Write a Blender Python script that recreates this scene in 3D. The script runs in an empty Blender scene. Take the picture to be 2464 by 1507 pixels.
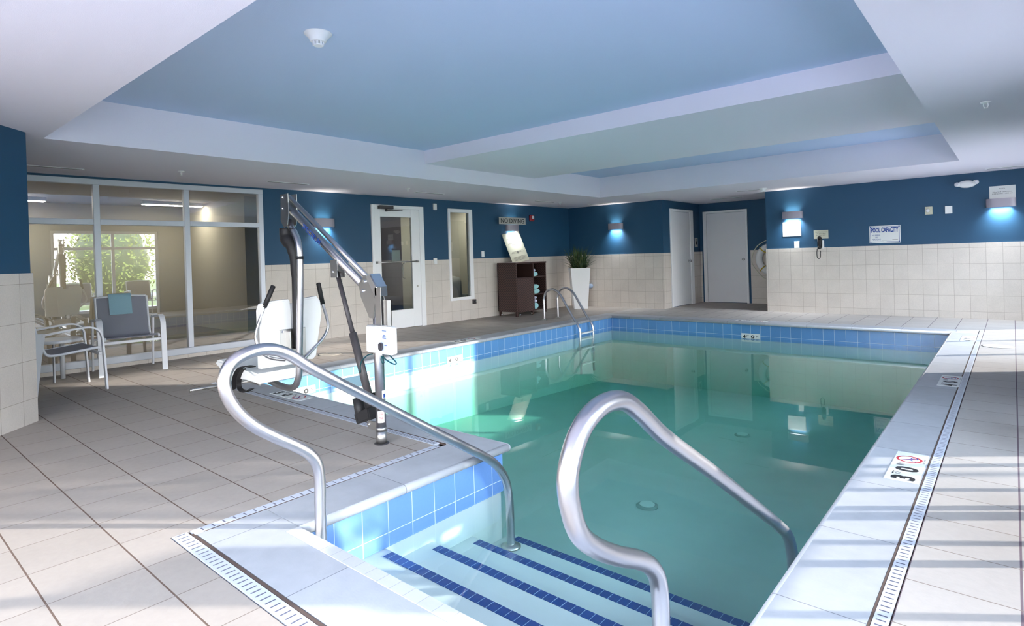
import bpy, bmesh, math, random
from mathutils import Vector, Matrix
random.seed(7)
SC = bpy.context.scene
COL = SC.collection
PI = math.pi

# ------------------------------------------------------------------ helpers
def lin(r, g, b):
    f = lambda c: (c/255/12.92) if c/255 <= .04045 else ((c/255+.055)/1.055)**2.4
    return (f(r), f(g), f(b), 1)

class B:
    """collects shapes into one mesh"""
    def __init__(s):
        s.bm = bmesh.new()
    def face(s, pts, mi=0, smooth=False):
        f = s.bm.faces.new([s.bm.verts.new(p) for p in pts]); f.material_index = mi; f.smooth = smooth
        return f
    def box(s, x0, x1, y0, y1, z0, z1, bev=0, mi=0, seg=1):
        if x0 > x1: x0, x1 = x1, x0
        if y0 > y1: y0, y1 = y1, y0
        if z0 > z1: z0, z1 = z1, z0
        v = [s.bm.verts.new(p) for p in ((x0,y0,z0),(x1,y0,z0),(x1,y1,z0),(x0,y1,z0),(x0,y0,z1),(x1,y0,z1),(x1,y1,z1),(x0,y1,z1))]
        fs = [s.bm.faces.new([v[i] for i in q]) for q in ((0,3,2,1),(4,5,6,7),(0,1,5,4),(1,2,6,5),(2,3,7,6),(3,0,4,7))]
        for f in fs: f.material_index = mi
        if bev:
            es = list({e for f in fs for e in f.edges})
            r = bmesh.ops.bevel(s.bm, geom=es, offset=bev, segments=seg, affect='EDGES', clamp_overlap=True)
            for f in r['faces']: f.material_index = mi; f.smooth = seg > 1
        return s
    def tube(s, pts, r, seg=16, mi=0, smooth=0, caps=True, flat=None):
        P = [Vector(p) for p in pts]
        if smooth: P = catmull(P, smooth)
        n = len(P); R = r if hasattr(r, '__len__') else [r]*n
        if len(R) != n: R = [R[min(len(R)-1, int(i*len(R)/n))] for i in range(n)]
        T = [(P[min(i+1,n-1)]-P[max(i-1,0)]).normalized() for i in range(n)]
        up = Vector((0,0,1)) if abs(T[0].z) < .9 else Vector((0,1,0))
        nrm = (up - T[0]*up.dot(T[0])).normalized()
        rings = []
        for i in range(n):
            if i:
                nrm = (nrm - T[i]*nrm.dot(T[i])).normalized()
            bn = T[i].cross(nrm)
            ring = []
            for k in range(seg):
                a = 2*PI*k/seg
                ca, sa = math.cos(a)*R[i], math.sin(a)*R[i]
                if flat: ca *= flat
                ring.append(s.bm.verts.new(P[i]+nrm*ca+bn*sa))
            rings.append(ring)
        for i in range(n-1):
            for k in range(seg):
                f = s.bm.faces.new((rings[i][k], rings[i][(k+1)%seg], rings[i+1][(k+1)%seg], rings[i+1][k]))
                f.smooth = True; f.material_index = mi
        if caps:
            for ring in (list(reversed(rings[0])), rings[-1]):
                f = s.bm.faces.new(ring); f.material_index = mi
        return s
    def cyl(s, p0, p1, r, seg=20, mi=0, r2=None):
        return s.tube([p0, p1], [r, r if r2 is None else r2], seg, mi)
    def lathe(s, prof, c=(0,0,0), seg=32, mi=0, axis='Z', smooth=True):
        c = Vector(c); rings = []
        for (r, h) in prof:
            ring = []
            for k in range(seg):
                a = 2*PI*k/seg; x, y = r*math.cos(a), r*math.sin(a)
                p = {'Z': (x, y, h), 'Y': (x, h, y), 'X': (h, x, y)}[axis]
                ring.append(s.bm.verts.new(c+Vector(p)))
            rings.append(ring)
        for i in range(len(rings)-1):
            for k in range(seg):
                f = s.bm.faces.new((rings[i][k], rings[i][(k+1)%seg], rings[i+1][(k+1)%seg], rings[i+1][k]))
                f.smooth = smooth; f.material_index = mi
        for ring in (rings[0], rings[-1]):
            f = s.bm.faces.new(ring); f.material_index = mi
        return s
    def prism(s, poly, a0, a1, axis='Z', mi=0, bev=0):
        """poly of 2-D points extruded along axis"""
        def P(u, v, a): return {'Z': (u, v, a), 'X': (a, u, v), 'Y': (u, a, v)}[axis]
        lo = [s.bm.verts.new(P(u, v, a0)) for u, v in poly]; hi = [s.bm.verts.new(P(u, v, a1)) for u, v in poly]
        n = len(poly); fs = []
        fs.append(s.bm.faces.new(list(reversed(lo)))); fs.append(s.bm.faces.new(hi))
        for i in range(n): fs.append(s.bm.faces.new((lo[i], lo[(i+1)%n], hi[(i+1)%n], hi[i])))
        for f in fs: f.material_index = mi
        if bev:
            es = [e for e in fs[0].edges] + [e for e in fs[1].edges]
            r = bmesh.ops.bevel(s.bm, geom=es, offset=bev, segments=2, affect='EDGES', clamp_overlap=True)
            for f in r['faces']: f.material_index = mi
        return s
    def ribbon(s, path, th, a0, a1, axis='X', mi=0, smooth=0):
        """flat bar: 2-D path thickened by th, extruded a0..a1 along axis"""
        P = [Vector((p[0], p[1], 0)) for p in path]
        if smooth: P = catmull(P, smooth)
        L, Rr = [], []
        n = len(P); T = th if hasattr(th, '__len__') else None
        for i in range(n):
            t = (P[min(i+1,n-1)]-P[max(i-1,0)]).normalized(); nn = Vector((-t.y, t.x, 0))
            h = (T[0]+(T[1]-T[0])*i/(n-1) if T else th)/2
            L.append((P[i].x+nn.x*h, P[i].y+nn.y*h)); Rr.append((P[i].x-nn.x*h, P[i].y-nn.y*h))
        def Q(u, a): return {'X': (a, u[0], u[1]), 'Y': (u[0], a, u[1]), 'Z': (u[0], u[1], a)}[axis]
        bm = s.bm
        rows = [[bm.verts.new(Q(L[i], a0)), bm.verts.new(Q(L[i], a1)), bm.verts.new(Q(Rr[i], a1)), bm.verts.new(Q(Rr[i], a0))] for i in range(n)]
        for i in range(n-1):
            for k in range(4):
                f = bm.faces.new((rows[i][k], rows[i][(k+1)%4], rows[i+1][(k+1)%4], rows[i+1][k])); f.material_index = mi; f.smooth = False
        bm.faces.new(rows[0]).material_index = mi; bm.faces.new(list(reversed(rows[-1]))).material_index = mi
        return s
    def xf(s, M):
        s.bm.transform(M); return s
    def build(s, name, mats, parent=None, loc=None, rz=0, M=None):
        bmesh.ops.recalc_face_normals(s.bm, faces=s.bm.faces[:])
        me = bpy.data.meshes.new(name); s.bm.to_mesh(me); s.bm.free()
        for m in (mats if isinstance(mats, (list, tuple)) else [mats]): me.materials.append(m)
        o = bpy.data.objects.new(name, me); COL.objects.link(o)
        if parent: o.parent = parent
        if M is not None: o.matrix_local = M
        elif loc is not None or rz:
            o.location = loc or (0,0,0); o.rotation_euler = (0,0,rz)
        return o

def catmull(P, k):
    out = []
    n = len(P)
    for i in range(n-1):
        p0, p1, p2, p3 = P[max(i-1,0)], P[i], P[i+1], P[min(i+2,n-1)]
        for j in range(k):
            t = j/k
            out.append(.5*((2*p1)+(p2-p0)*t+(2*p0-5*p1+4*p2-p3)*t*t+(3*p1-p0-3*p2+p3)*t**3))
    out.append(P[-1]); return out

def tag(o, label, cat, group=None, kind=None):
    o['label'] = label; o['category'] = cat
    if group: o['group'] = group
    if kind: o['kind'] = kind
    return o
def thing(name, label, cat, loc=(0,0,0), rz=0, group=None):
    o = bpy.data.objects.new(name, None); COL.objects.link(o); o.empty_display_size = .1
    o.location = loc; o.rotation_euler = (0,0,rz)
    return tag(o, label, cat, group)
def struct(o):
    o['kind'] = 'structure'; return o
def dup(root, loc, rz=None, label=None, group=None):
    def cp(o, par):
        c = o.copy(); COL.objects.link(c); c.parent = par
        for ch in list(o.children): cp(ch, c)
        return c
    r = cp(root, None); r.location = loc
    if rz is not None: r.rotation_euler = (0,0,rz)
    if label: r['label'] = label
    if group: r['group'] = group
    return r

def frame(o, right, up):
    r = Vector(right).normalized(); u = Vector(up).normalized(); n = r.cross(u)
    return Matrix(((r.x,u.x,n.x,o[0]),(r.y,u.y,n.y,o[1]),(r.z,u.z,n.z,o[2]),(0,0,0,1)))

def text(name, s, mat, M, parent, h=None, w=None, bold=0.0, ext=.0006, align='CENTER'):
    """lettering centred on M's origin, h = capital height, w = total width"""
    cu = bpy.data.curves.new('t', 'FONT'); cu.body = s; cu.size = 1; cu.align_x = align; cu.offset = bold; cu.extrude = 0
    cu.resolution_u = 3
    o = bpy.data.objects.new('t', cu); COL.objects.link(o)
    bpy.context.view_layer.update()
    me = bpy.data.meshes.new_from_object(o.evaluated_get(bpy.context.evaluated_depsgraph_get()))
    bpy.data.objects.remove(o); bpy.data.curves.remove(cu)
    xs = [v.co.x for v in me.vertices]; ys = [v.co.y for v in me.vertices]
    cx, cy = (min(xs)+max(xs))/2, (min(ys)+max(ys))/2
    sy = h/(max(ys)-min(ys)) if h else None; sx = w/(max(xs)-min(xs)) if w else sy
    if sy is None: sy = sx
    for v in me.vertices:
        v.co = ((v.co.x-cx)*sx, (v.co.y-cy)*sy, ext)
    me.materials.clear(); me.materials.append(mat); me.name = name
    t = bpy.data.objects.new(name, me); COL.objects.link(t); t.parent = parent; t.matrix_local = M
    return t

# ------------------------------------------------------------------ materials
def mat(name, col, rough=.5, metal=0, spec=.5, emit=None, es=0, bump=0, bscale=50, var=0, vscale=8, coat=0, sheen=0):
    m = bpy.data.materials.new(name); m.use_nodes = True; nt = m.node_tree; N = nt.nodes; L = nt.links
    p = N['Principled BSDF']
    p.inputs['Base Color'].default_value = col; p.inputs['Roughness'].default_value = rough
    p.inputs['Metallic'].default_value = metal; p.inputs['Specular IOR Level'].default_value = spec
    p.inputs['Coat Weight'].default_value = coat; p.inputs['Sheen Weight'].default_value = sheen
    if emit: p.inputs['Emission Color'].default_value = emit; p.inputs['Emission Strength'].default_value = es
    if bump or var:
        tc = N.new('ShaderNodeTexCoord')
    if bump:
        no = N.new('ShaderNodeTexNoise'); no.inputs['Scale'].default_value = bscale; no.inputs['Detail'].default_value = 3
        L.new(tc.outputs['Object'], no.inputs['Vector'])
        b = N.new('ShaderNodeBump'); b.inputs['Strength'].default_value = bump; b.inputs['Distance'].default_value = .004
        L.new(no.outputs['Fac'], b.inputs['Height']); L.new(b.outputs['Normal'], p.inputs['Normal'])
    if var:
        n2 = N.new('ShaderNodeTexNoise'); n2.inputs['Scale'].default_value = vscale; n2.inputs['Detail'].default_value = 5
        L.new(tc.outputs['Object'], n2.inputs['Vector'])
        mx = N.new('ShaderNodeMix'); mx.data_type = 'RGBA'
        mr = N.new('ShaderNodeMapRange'); mr.inputs[1].default_value = .3; mr.inputs[2].default_value = .7
        L.new(n2.outputs['Fac'], mr.inputs[0]); L.new(mr.outputs[0], mx.inputs[0])
        mx.inputs[6].default_value = tuple(c*(1-var) for c in col[:3])+(1,); mx.inputs[7].default_value = tuple(min(1,c*(1+var)) for c in col[:3])+(1,)
        L.new(mx.outputs[2], p.inputs['Base Color'])
    return m

def grid_mat(name, base, lines, rough=.5, spec=.4, var=.05, speck=.05, sscale=60, bump=.3, bscale=120, alt=None, lowz=None, lowcol=None):
    """lines: list of (axis 0/1/2, offset, period, width, colour). Tiles vary by cell. Uses object coordinates."""
    m = bpy.data.materials.new(name); m.use_nodes = True; nt = m.node_tree; N = nt.nodes; L = nt.links
    p = N['Principled BSDF']; p.inputs['Roughness'].default_value = rough; p.inputs['Specular IOR Level'].default_value = spec
    tc = N.new('ShaderNodeTexCoord'); sep = N.new('ShaderNodeSeparateXYZ'); L.new(tc.outputs['Object'], sep.inputs[0])
    def M(op, a, b=None, c=None):
        n = N.new('ShaderNodeMath'); n.operation = op
        for i, v in enumerate((a, b, c)):
            if v is None: continue
            if isinstance(v, (int, float)): n.inputs[i].default_value = v
            else: L.new(v, n.inputs[i])
        return n.outputs[0]
    col = None
    cells = []; masks = []
    for ax, off, per, w, c in lines:
        u = M('DIVIDE', M('SUBTRACT', sep.outputs[ax], off), per)
        cells.append(M('FLOOR', u))
        d = M('MULTIPLY', M('SUBTRACT', .5, M('ABSOLUTE', M('SUBTRACT', M('FRACT', u), .5))), per)
        masks.append((M('LESS_THAN', d, w/2), c))
    cv = N.new('ShaderNodeCombineXYZ')
    for i, c in enumerate(cells[:3]): L.new(c, cv.inputs[i])
    wn = N.new('ShaderNodeTexWhiteNoise'); wn.noise_dimensions = '3D'; L.new(cv.outputs[0], wn.inputs['Vector'])
    no = N.new('ShaderNodeTexNoise'); no.inputs['Scale'].default_value = sscale; no.inputs['Detail'].default_value = 4
    L.new(tc.outputs['Object'], no.inputs['Vector'])
    n3 = N.new('ShaderNodeTexNoise'); n3.inputs['Scale'].default_value = 5; n3.inputs['Detail'].default_value = 4
    L.new(tc.outputs['Object'], n3.inputs['Vector'])
    f = M('ADD', M('MULTIPLY', M('SUBTRACT', wn.outputs['Value'], .5), var*2), M('MULTIPLY', M('SUBTRACT', no.outputs['Fac'], .5), speck*4))
    f = M('ADD', f, M('MULTIPLY', M('SUBTRACT', n3.outputs['Fac'], .5), speck*3))
    f = M('ADD', f, 1.0)
    sc = N.new('ShaderNodeVectorMath'); sc.operation = 'SCALE'; sc.inputs[0].default_value = base[:3]; L.new(f, sc.inputs['Scale'])
    cur = sc.outputs[0]
    for k, c in masks:
        mx = N.new('ShaderNodeMix'); mx.data_type = 'RGBA'; L.new(k, mx.inputs[0]); L.new(cur, mx.inputs[6]); mx.inputs[7].default_value = c
        cur = mx.outputs[2]
    L.new(cur, p.inputs['Base Color'])
    allm = masks[0][0]
    for k, c in masks[1:]: allm = M('MAXIMUM', allm, k)
    nb = N.new('ShaderNodeTexNoise'); nb.inputs['Scale'].default_value = bscale; nb.inputs['Detail'].default_value = 3
    L.new(tc.outputs['Object'], nb.inputs['Vector'])
    hgt = M('SUBTRACT', M('MULTIPLY', nb.outputs['Fac'], bump), allm)
    b = N.new('ShaderNodeBump'); b.inputs['Strength'].default_value = .35; b.inputs['Distance'].default_value = .003
    L.new(hgt, b.inputs['Height']); L.new(b.outputs['Normal'], p.inputs['Normal'])
    L.new(M('ADD', rough, M('MULTIPLY', allm, .3)), p.inputs['Roughness'])
    return m

WHITE = lin(238,238,238)
m_blue = mat('blue_wall_paint', lin(28,75,108), .55, bump=.12, bscale=260)
m_ceil = mat('ceiling_plaster', lin(236,230,239), .85, bump=.2, bscale=200)
m_sky = mat('sky_blue_ceiling_paint', lin(194,210,238), .85, bump=.2, bscale=200)
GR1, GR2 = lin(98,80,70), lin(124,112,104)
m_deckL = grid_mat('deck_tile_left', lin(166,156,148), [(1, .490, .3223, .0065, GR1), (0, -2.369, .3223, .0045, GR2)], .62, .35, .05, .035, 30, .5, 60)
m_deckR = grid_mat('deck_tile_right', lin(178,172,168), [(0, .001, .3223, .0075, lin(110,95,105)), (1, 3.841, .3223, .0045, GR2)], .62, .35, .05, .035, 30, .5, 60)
tileb = lin(214,205,197); TG = lin(168,156,146)
m_wtL = grid_mat('wainscot_tile_long_wall', tileb, [(1, 7.393, .2375, .004, TG), (2, 1.12, .3085, .004, TG)], .45, .4, .03, .06, 90, .3)
m_wtR = grid_mat('wainscot_tile_far_wall', tileb, [(0, -3.426, .2065, .004, TG), (2, 1.145, .2580, .004, TG)], .45, .4, .03, .06, 90, .3)
m_wtD = grid_mat('wainscot_tile_angled_wall', tileb, [(1, -.03, .2375, .004, TG), (2, 1.12, .3085, .004, TG)], .45, .4, .03, .06, 90, .3)
m_wtA = grid_mat('wainscot_tile_alcove', tileb, [(1, 11.80, .2065, .004, TG), (2, 1.145, .2580, .004, TG)], .45, .4, .03, .06, 90, .3)
CG = lin(122,122,130)
def coping_mat(n, ax, off, per): return grid_mat(n, lin(176,178,184), [(ax, off, per, .004, CG)], .5, .4, .09, .05, 14, .4, 90)
m_copR = coping_mat('coping_right', 1, 2.824, .660)
m_copF = coping_mat('coping_far', 0, -1.245, .627)
m_copL = coping_mat('coping_left', 1, 2.016, .635)
m_copN = coping_mat('coping_near', 0, -3.07, .645)
m_copS = coping_mat('coping_step', 0, -2.03, .645)
PG = lin(205,225,235); PT = lin(96,148,206)
m_ptF = grid_mat('pool_tile_far', PT, [(0, -3.372, .157, .004, PG), (2, -.235, .192, .004, PG)], .18, .5, .06, .02)
m_ptL = grid_mat('pool_tile_left', PT, [(1, 6.15, .155, .004, PG), (2, -.235, .192, .004, PG)], .18, .5, .06, .02)
m_ptD = grid_mat('pool_tile_step', lin(110,152,214), [(1, 2.091, .165, .004, PG), (2, -.235, .192, .004, PG)], .18, .5, .06, .02)
m_plaster = mat('pool_plaster', lin(192,206,206), .8, var=.03, vscale=3)
m_navy = grid_mat('navy_step_tile', lin(22,62,128), [(0, -2.4, .0525, .003, lin(150,180,205))], .3, .5, .08, .03)
m_trimtile = grid_mat('white_edge_tile', lin(200,200,202), [(0, -2.4, .078, .003, lin(170,170,174))], .3, .5, .05, .02)
m_steel = mat('brushed_steel', lin(200,198,203), .28, 1, bump=.04, bscale=400)
m_steel2 = mat('satin_steel', lin(196,194,192), .36, 1)
m_chrome = mat('chrome', lin(225,225,228), .1, 1)
m_frame = mat('anodised_aluminium', lin(196,200,210), .4, .35)
m_white = mat('white_paint', lin(246,246,248), .45)
m_doorp = mat('door_paint', lin(236,236,240), .5)
m_wplast = mat('white_moulded_plastic', lin(240,240,240), .4, bump=.1, bscale=120)
m_black = mat('black_rubber', lin(28,27,30), .6)
m_dark = mat('dark_grey_plastic', lin(62,58,62), .45)
m_grayact = mat('charcoal_actuator', lin(70,66,68), .4)
m_joint = mat('dark_joint', lin(84,68,62), .9)
m_brown = mat('dark_brown_wicker', lin(60,38,36), .6)
m_sling = mat('grey_mesh_sling', lin(132,134,146), .75, bump=.4, bscale=500)
m_wmetal = mat('white_coated_frame', lin(226,228,234), .35)
m_towel = mat('aqua_towel', lin(140,176,190), .95, bump=.6, bscale=160, sheen=.3)
m_towel2 = mat('pale_aqua_towel', lin(160,215,220), .95, bump=.6, bscale=160, sheen=.3)
m_towel3 = mat('lavender_towel', lin(200,208,232), .95, bump=.6, bscale=160, sheen=.3)
m_ink = mat('black_lettering', lin(30,32,36), .6)
m_bluink = mat('blue_lettering', lin(36,72,150), .6)
m_redink = mat('red_sign_paint', lin(176,44,60), .6)
m_grayink = mat('grey_printing', lin(120,118,112), .8)
m_paper = mat('white_sign_board', lin(232,233,232), .6)
m_cream = mat('cream_sign_board', lin(206,204,184), .6)
m_silver = mat('silver_sign_board', lin(186,184,180), .5)
m_red = mat('red_alarm_housing', lin(160,30,44), .35)
m_lens = mat('clear_lens', lin(235,235,240), .15)
m_leaf = mat('dark_green_leaf', lin(58,84,52), .5, var=.35, vscale=14)
m_leaf2 = mat('olive_leaf', lin(104,116,72), .5, var=.3, vscale=14)
m_soil = mat('soil', lin(50,40,32), .95)
m_teal = mat('teal_cable', lin(20,70,78), .5)
m_yellow = mat('yellow_band', lin(206,180,70), .6)
m_rope = mat('white_rope', lin(214,214,196), .8)
m_sconce = mat('sconce_grey_metal', lin(168,162,174), .5, .2)
m_brownwall = mat('hallway_wall', lin(166,160,144), .8)
m_hallfloor = mat('hallway_carpet', lin(96,84,72), .9, var=.2)
m_hallceil = mat('hallway_ceiling', lin(170,160,140), .9)
m_darkpanel = mat('dark_hall_panel', lin(50,40,42), .7)
m_lawn = mat('lawn', lin(92,112,50), .9, var=.3, vscale=1.5)
m_asph = mat('asphalt', lin(120,124,140), .9)
m_curb = mat('pale_kerb', lin(205,196,176), .9)
m_hedge = mat('hedge_leaves', lin(128,140,60), .8, var=.5, vscale=2.5)
m_emit = mat('lit_tube', (1,1,1,1), .5, emit=(1,.97,.93,1), es=55)
m_lamp = mat('lit_sconce_lens', (1,1,1,1), .5, emit=(.96,.99,1,1), es=4)

def glass_mat(name, tint, refl, ior=1.5):
    m = bpy.data.materials.new(name); m.use_nodes = True; nt = m.node_tree; N = nt.nodes; L = nt.links
    N.remove(N['Principled BSDF']); out = N['Material Output']
    tr = N.new('ShaderNodeBsdfTransparent'); tr.inputs[0].default_value = tint
    gl = N.new('ShaderNodeBsdfGlossy'); gl.inputs['Roughness'].default_value = .0; gl.inputs[0].default_value = (1,1,1,1)
    fr = N.new('ShaderNodeFresnel'); fr.inputs[0].default_value = ior
    mm = N.new('ShaderNodeMath'); mm.operation = 'ADD'; mm.use_clamp = True; mm.inputs[1].default_value = refl; L.new(fr.outputs[0], mm.inputs[0])
    mx = N.new('ShaderNodeMixShader'); L.new(mm.outputs[0], mx.inputs[0]); L.new(tr.outputs[0], mx.inputs[1]); L.new(gl.outputs[0], mx.inputs[2])
    L.new(mx.outputs[0], out.inputs[0])
    return m
m_glass = glass_mat('tinted_window_glass', (.86,.84,.76,1), .20)
m_glassd = glass_mat('door_glass', (.62,.66,.62,1), .04)
m_glassx = glass_mat('clear_window_glass', (.96,.97,.96,1), 0, 1.3)

def water_mat():
    m = bpy.data.materials.new('pool_water'); m.use_nodes = True; nt = m.node_tree; N = nt.nodes; L = nt.links
    N.remove(N['Principled BSDF']); out = N['Material Output']
    tc = N.new('ShaderNodeTexCoord')
    n1 = N.new('ShaderNodeTexNoise'); n1.inputs['Scale'].default_value = 1.3; n1.inputs['Detail'].default_value = 2
    L.new(tc.outputs['Object'], n1.inputs['Vector'])
    b = N.new('ShaderNodeBump'); b.inputs['Strength'].default_value = .12; b.inputs['Distance'].default_value = .012
    L.new(n1.outputs['Fac'], b.inputs['Height'])
    tr = N.new('ShaderNodeBsdfTransparent')
    gl = N.new('ShaderNodeBsdfGlossy'); gl.inputs['Roughness'].default_value = .015
    L.new(b.outputs[0], gl.inputs['Normal'])
    fr = N.new('ShaderNodeFresnel'); fr.inputs[0].default_value = 1.33; L.new(b.outputs[0], fr.inputs['Normal'])
    geo = N.new('ShaderNodeNewGeometry')
    # seen from below the surface lets everything through
    inv = N.new('ShaderNodeMath'); inv.operation = 'SUBTRACT'; inv.inputs[0].default_value = 1; L.new(geo.outputs['Backfacing'], inv.inputs[1])
    mu = N.new('ShaderNodeMath'); mu.operation = 'MULTIPLY'; L.new(fr.outputs[0], mu.inputs[0]); L.new(inv.outputs[0], mu.inputs[1])
    mx = N.new('ShaderNodeMixShader'); L.new(mu.outputs[0], mx.inputs[0]); L.new(tr.outputs[0], mx.inputs[1]); L.new(gl.outputs[0], mx.inputs[2])
    L.new(mx.outputs[0], out.inputs['Surface'])
    va = N.new('ShaderNodeVolumeAbsorption'); va.inputs['Color'].default_value = (.27,.80,.65,1); va.inputs['Density'].default_value = .34
    L.new(va.outputs[0], out.inputs['Volume'])
    return m
m_water = water_mat()

def slot_mat(name, ax, period, c0, half, slotw=.005):
    """white grate with dark cross slots. ax: running axis; c0/half: centre and half length of the slots across"""
    m = bpy.data.materials.new(name); m.use_nodes = True; nt = m.node_tree; N = nt.nodes; L = nt.links
    p = N['Principled BSDF']; p.inputs['Roughness'].default_value = .4
    tc = N.new('ShaderNodeTexCoord'); sep = N.new('ShaderNodeSeparateXYZ'); L.new(tc.outputs['Object'], sep.inputs[0])
    def M(op, a, b=None):
        n = N.new('ShaderNodeMath'); n.operation = op
        for i, v in enumerate((a, b)):
            if v is None: continue
            if isinstance(v, (int, float)): n.inputs[i].default_value = v
            else: L.new(v, n.inputs[i])
        return n.outputs[0]
    d = M('MULTIPLY', M('FRACT', M('DIVIDE', sep.outputs[ax], period)), period)
    a = M('LESS_THAN', d, slotw); bb = M('LESS_THAN', M('ABSOLUTE', M('SUBTRACT', sep.outputs[1-ax], c0)), half)
    k = M('MULTIPLY', a, bb)
    mx = N.new('ShaderNodeMix'); mx.data_type = 'RGBA'; L.new(k, mx.inputs[0])
    mx.inputs[6].default_value = lin(198,202,214); mx.inputs[7].default_value = lin(92,92,112); L.new(mx.outputs[2], p.inputs['Base Color'])
    return m

def wicker_mat():
    m = bpy.data.materials.new('herringbone_wicker'); m.use_nodes = True; nt = m.node_tree; N = nt.nodes; L = nt.links
    p = N['Principled BSDF']; p.inputs['Roughness'].default_value = .55
    tc = N.new('ShaderNodeTexCoord'); sep = N.new('ShaderNodeSeparateXYZ'); L.new(tc.outputs['Object'], sep.inputs[0])
    def M(op, a, b=None):
        n = N.new('ShaderNodeMath'); n.operation = op
        for i, v in enumerate((a, b)):
            if v is None: continue
            if isinstance(v, (int, float)): n.inputs[i].default_value = v
            else: L.new(v, n.inputs[i])
        return n.outputs[0]
    u = M('ADD', sep.outputs[0], sep.outputs[1])
    tri = M('PINGPONG', u, .30)
    s = M('FRACT', M('DIVIDE', M('ADD', sep.outputs[2], tri), .052))
    k = M('LESS_THAN', s, .38)
    mx = N.new('ShaderNodeMix'); mx.data_type = 'RGBA'; L.new(k, mx.inputs[0])
    mx.inputs[6].default_value = lin(84,60,56); mx.inputs[7].default_value = lin(26,16,18); L.new(mx.outputs[2], p.inputs['Base Color'])
    b = N.new('ShaderNodeBump'); b.inputs['Strength'].default_value = .5; b.inputs['Distance'].default_value = .004
    L.new(M('ABSOLUTE', M('SUBTRACT', s, .5)), b.inputs['Height']); L.new(b.outputs[0], p.inputs['Normal'])
    return m
m_wicker = wicker_mat()

# ------------------------------------------------------------------ places
CEIL = 2.345
TH = -.033                                  # the long left wall runs very slightly askew
LP = Vector((-8.1, 11.7, 0)); LN = Vector((math.cos(TH), math.sin(TH), 0)); LT = Vector((-math.sin(TH), math.cos(TH), 0))
def LW(out, s, z=0):
    """point on the left wall: out of the wall, along it, up"""
    return LP + LN*out + LT*(s-11.7) + Vector((0,0,z))
ORIGIN_L = LW(0, 0, 0)
def on_left(o):
    o.location = ORIGIN_L; o.rotation_euler = (0,0,TH); return o
PX0, PX1, PY0, PY1 = -6.02, -.68, 2.90, 10.12     # pool edge (coping nose)
SX, SY = -2.50, 1.40                              # step bay edge
WZ = -.27                                         # water level

# ------------------------------------------------------------------ floor and pool
b = B()
b.box(-8.8, -6.34, -1.8, 11.95, -.12, 0, mi=0)
b.box(-6.34, -2.89, -1.8, 2.57, -.12, 0, mi=0)
b.box(-2.89, -.315, -1.8, .975, -.12, 0, mi=0)
b.box(-.32, 1.0, -1.8, 12.2, -.12, 0, mi=1)
b.box(-6.34, -.32, 10.44, 12.2, -.12, 0, mi=1)
b.box(-5.8, -2.9, 12.2, 13.9, -.12, 0, mi=0)
b.box(-6.34, -2.83, 2.57, 2.66, -.12, -.008, mi=2)
b.box(-2.90, -2.82, .97, 2.62, -.12, -.008, mi=2)
b.box(-2.83, -.30, .97, 1.07, -.12, -.008, mi=2)
b.box(-.385, -.30, .97, 10.45, -.12, -.008, mi=2)
struct(b.build('floor', [m_deckL, m_deckR, m_joint]))

def coping(name, x0, x1, y0, y1, nose, m, extra=None):
    """slab with half-round nose; nose: list of (side) among 'x0','x1','y0','y1'"""
    b = B(); r = .026
    X0 = x0+(r if 'x0' in nose else 0); X1 = x1-(r if 'x1' in nose else 0)
    Y0 = y0+(r if 'y0' in nose else 0); Y1 = y1-(r if 'y1' in nose else 0)
    b.box(X0, X1, Y0, Y1, -2*r, 0)
    if 'x0' in nose: b.cyl((X0, Y0, -r), (X0, Y1, -r), r, 20)
    if 'x1' in nose: b.cyl((X1, Y0, -r), (X1, Y1, -r), r, 20)
    if 'y0' in nose: b.cyl((X0, Y0, -r), (X1, Y0, -r), r, 20)
    if 'y1' in nose: b.cyl((X0, Y1, -r), (X1, Y1, -r), r, 20)
    if extra:
        prof = [(max(.0005, r*math.sin(PI*k/10)), -r*math.cos(PI*k/10)-r) for k in range(11)]
        b.lathe(prof, (X1, Y1, 0), 20)
    return struct(b.build(name, m))
coping('trim_1', -6.34, PX1+.3, PY1, 10.44, ['y0'], m_copF)
coping('trim_2', -6.34, PX0, 2.64, PY1, ['x1'], m_copL)
coping('trim_3', PX0, -2.83, 2.64, PY0, ['y1'], m_copN)
coping('trim_4', -2.83, SX, 1.398, PY0, ['x1', 'y1'], m_copL, True)
b = B(); b.prism([(-2.83,1.066),(-.375,1.066),(-.375,1.33),(SX-.026,1.33),(SX-.026,1.395),(-2.83,1.395)], -.052, 0, 'Z'); struct(b.build('trim_5', m_copS))
coping('trim_6', PX1, -.379, SY-.07, PY1, ['x0'], m_copR)
b = B(); b.box(SX-.026, PX1, SY-.07, SY, -.052, .0008, bev=.004); struct(b.build('trim_7', m_trimtile))

# basin: walls under the coping, tile bands, floor, steps
b = B()
fx0, fx1, fy0, fy1, sx, sy = PX0-.045, PX1+.045, PY0-.045, PY1+.045, SX-.05, SY-.04
e_ = .012
b.prism([(fx0-.3, fy0-.3), (sx-.3, fy0-.3), (sx-.3, sy-.3), (fx1+.3, sy-.3), (fx1+.3, sy-e_), (sx-e_, sy-e_), (sx-e_, fy0-e_), (fx0-e_, fy0-e_), (fx0-e_, fy1+e_), (fx0-.3, fy1+e_)], -1.6, -.052, 'Z')
b.prism([(fx0-.3, fy1+e_), (fx1+e_, fy1+e_), (fx1+e_, sy-e_), (fx1+.3, sy-e_), (fx1+.3, fy1+.3), (fx0-.3, fy1+.3)], -1.6, -.052, 'Z')
b.prism([(sy-.1, -1.7), (fy1+.1, -1.7), (fy1+.1, -1.25), (3.2, -1.0), (sy-.1, -1.0)], fx0-.1, fx1+.1, 'X')
struct(b.build('pool_basin', m_plaster))
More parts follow.
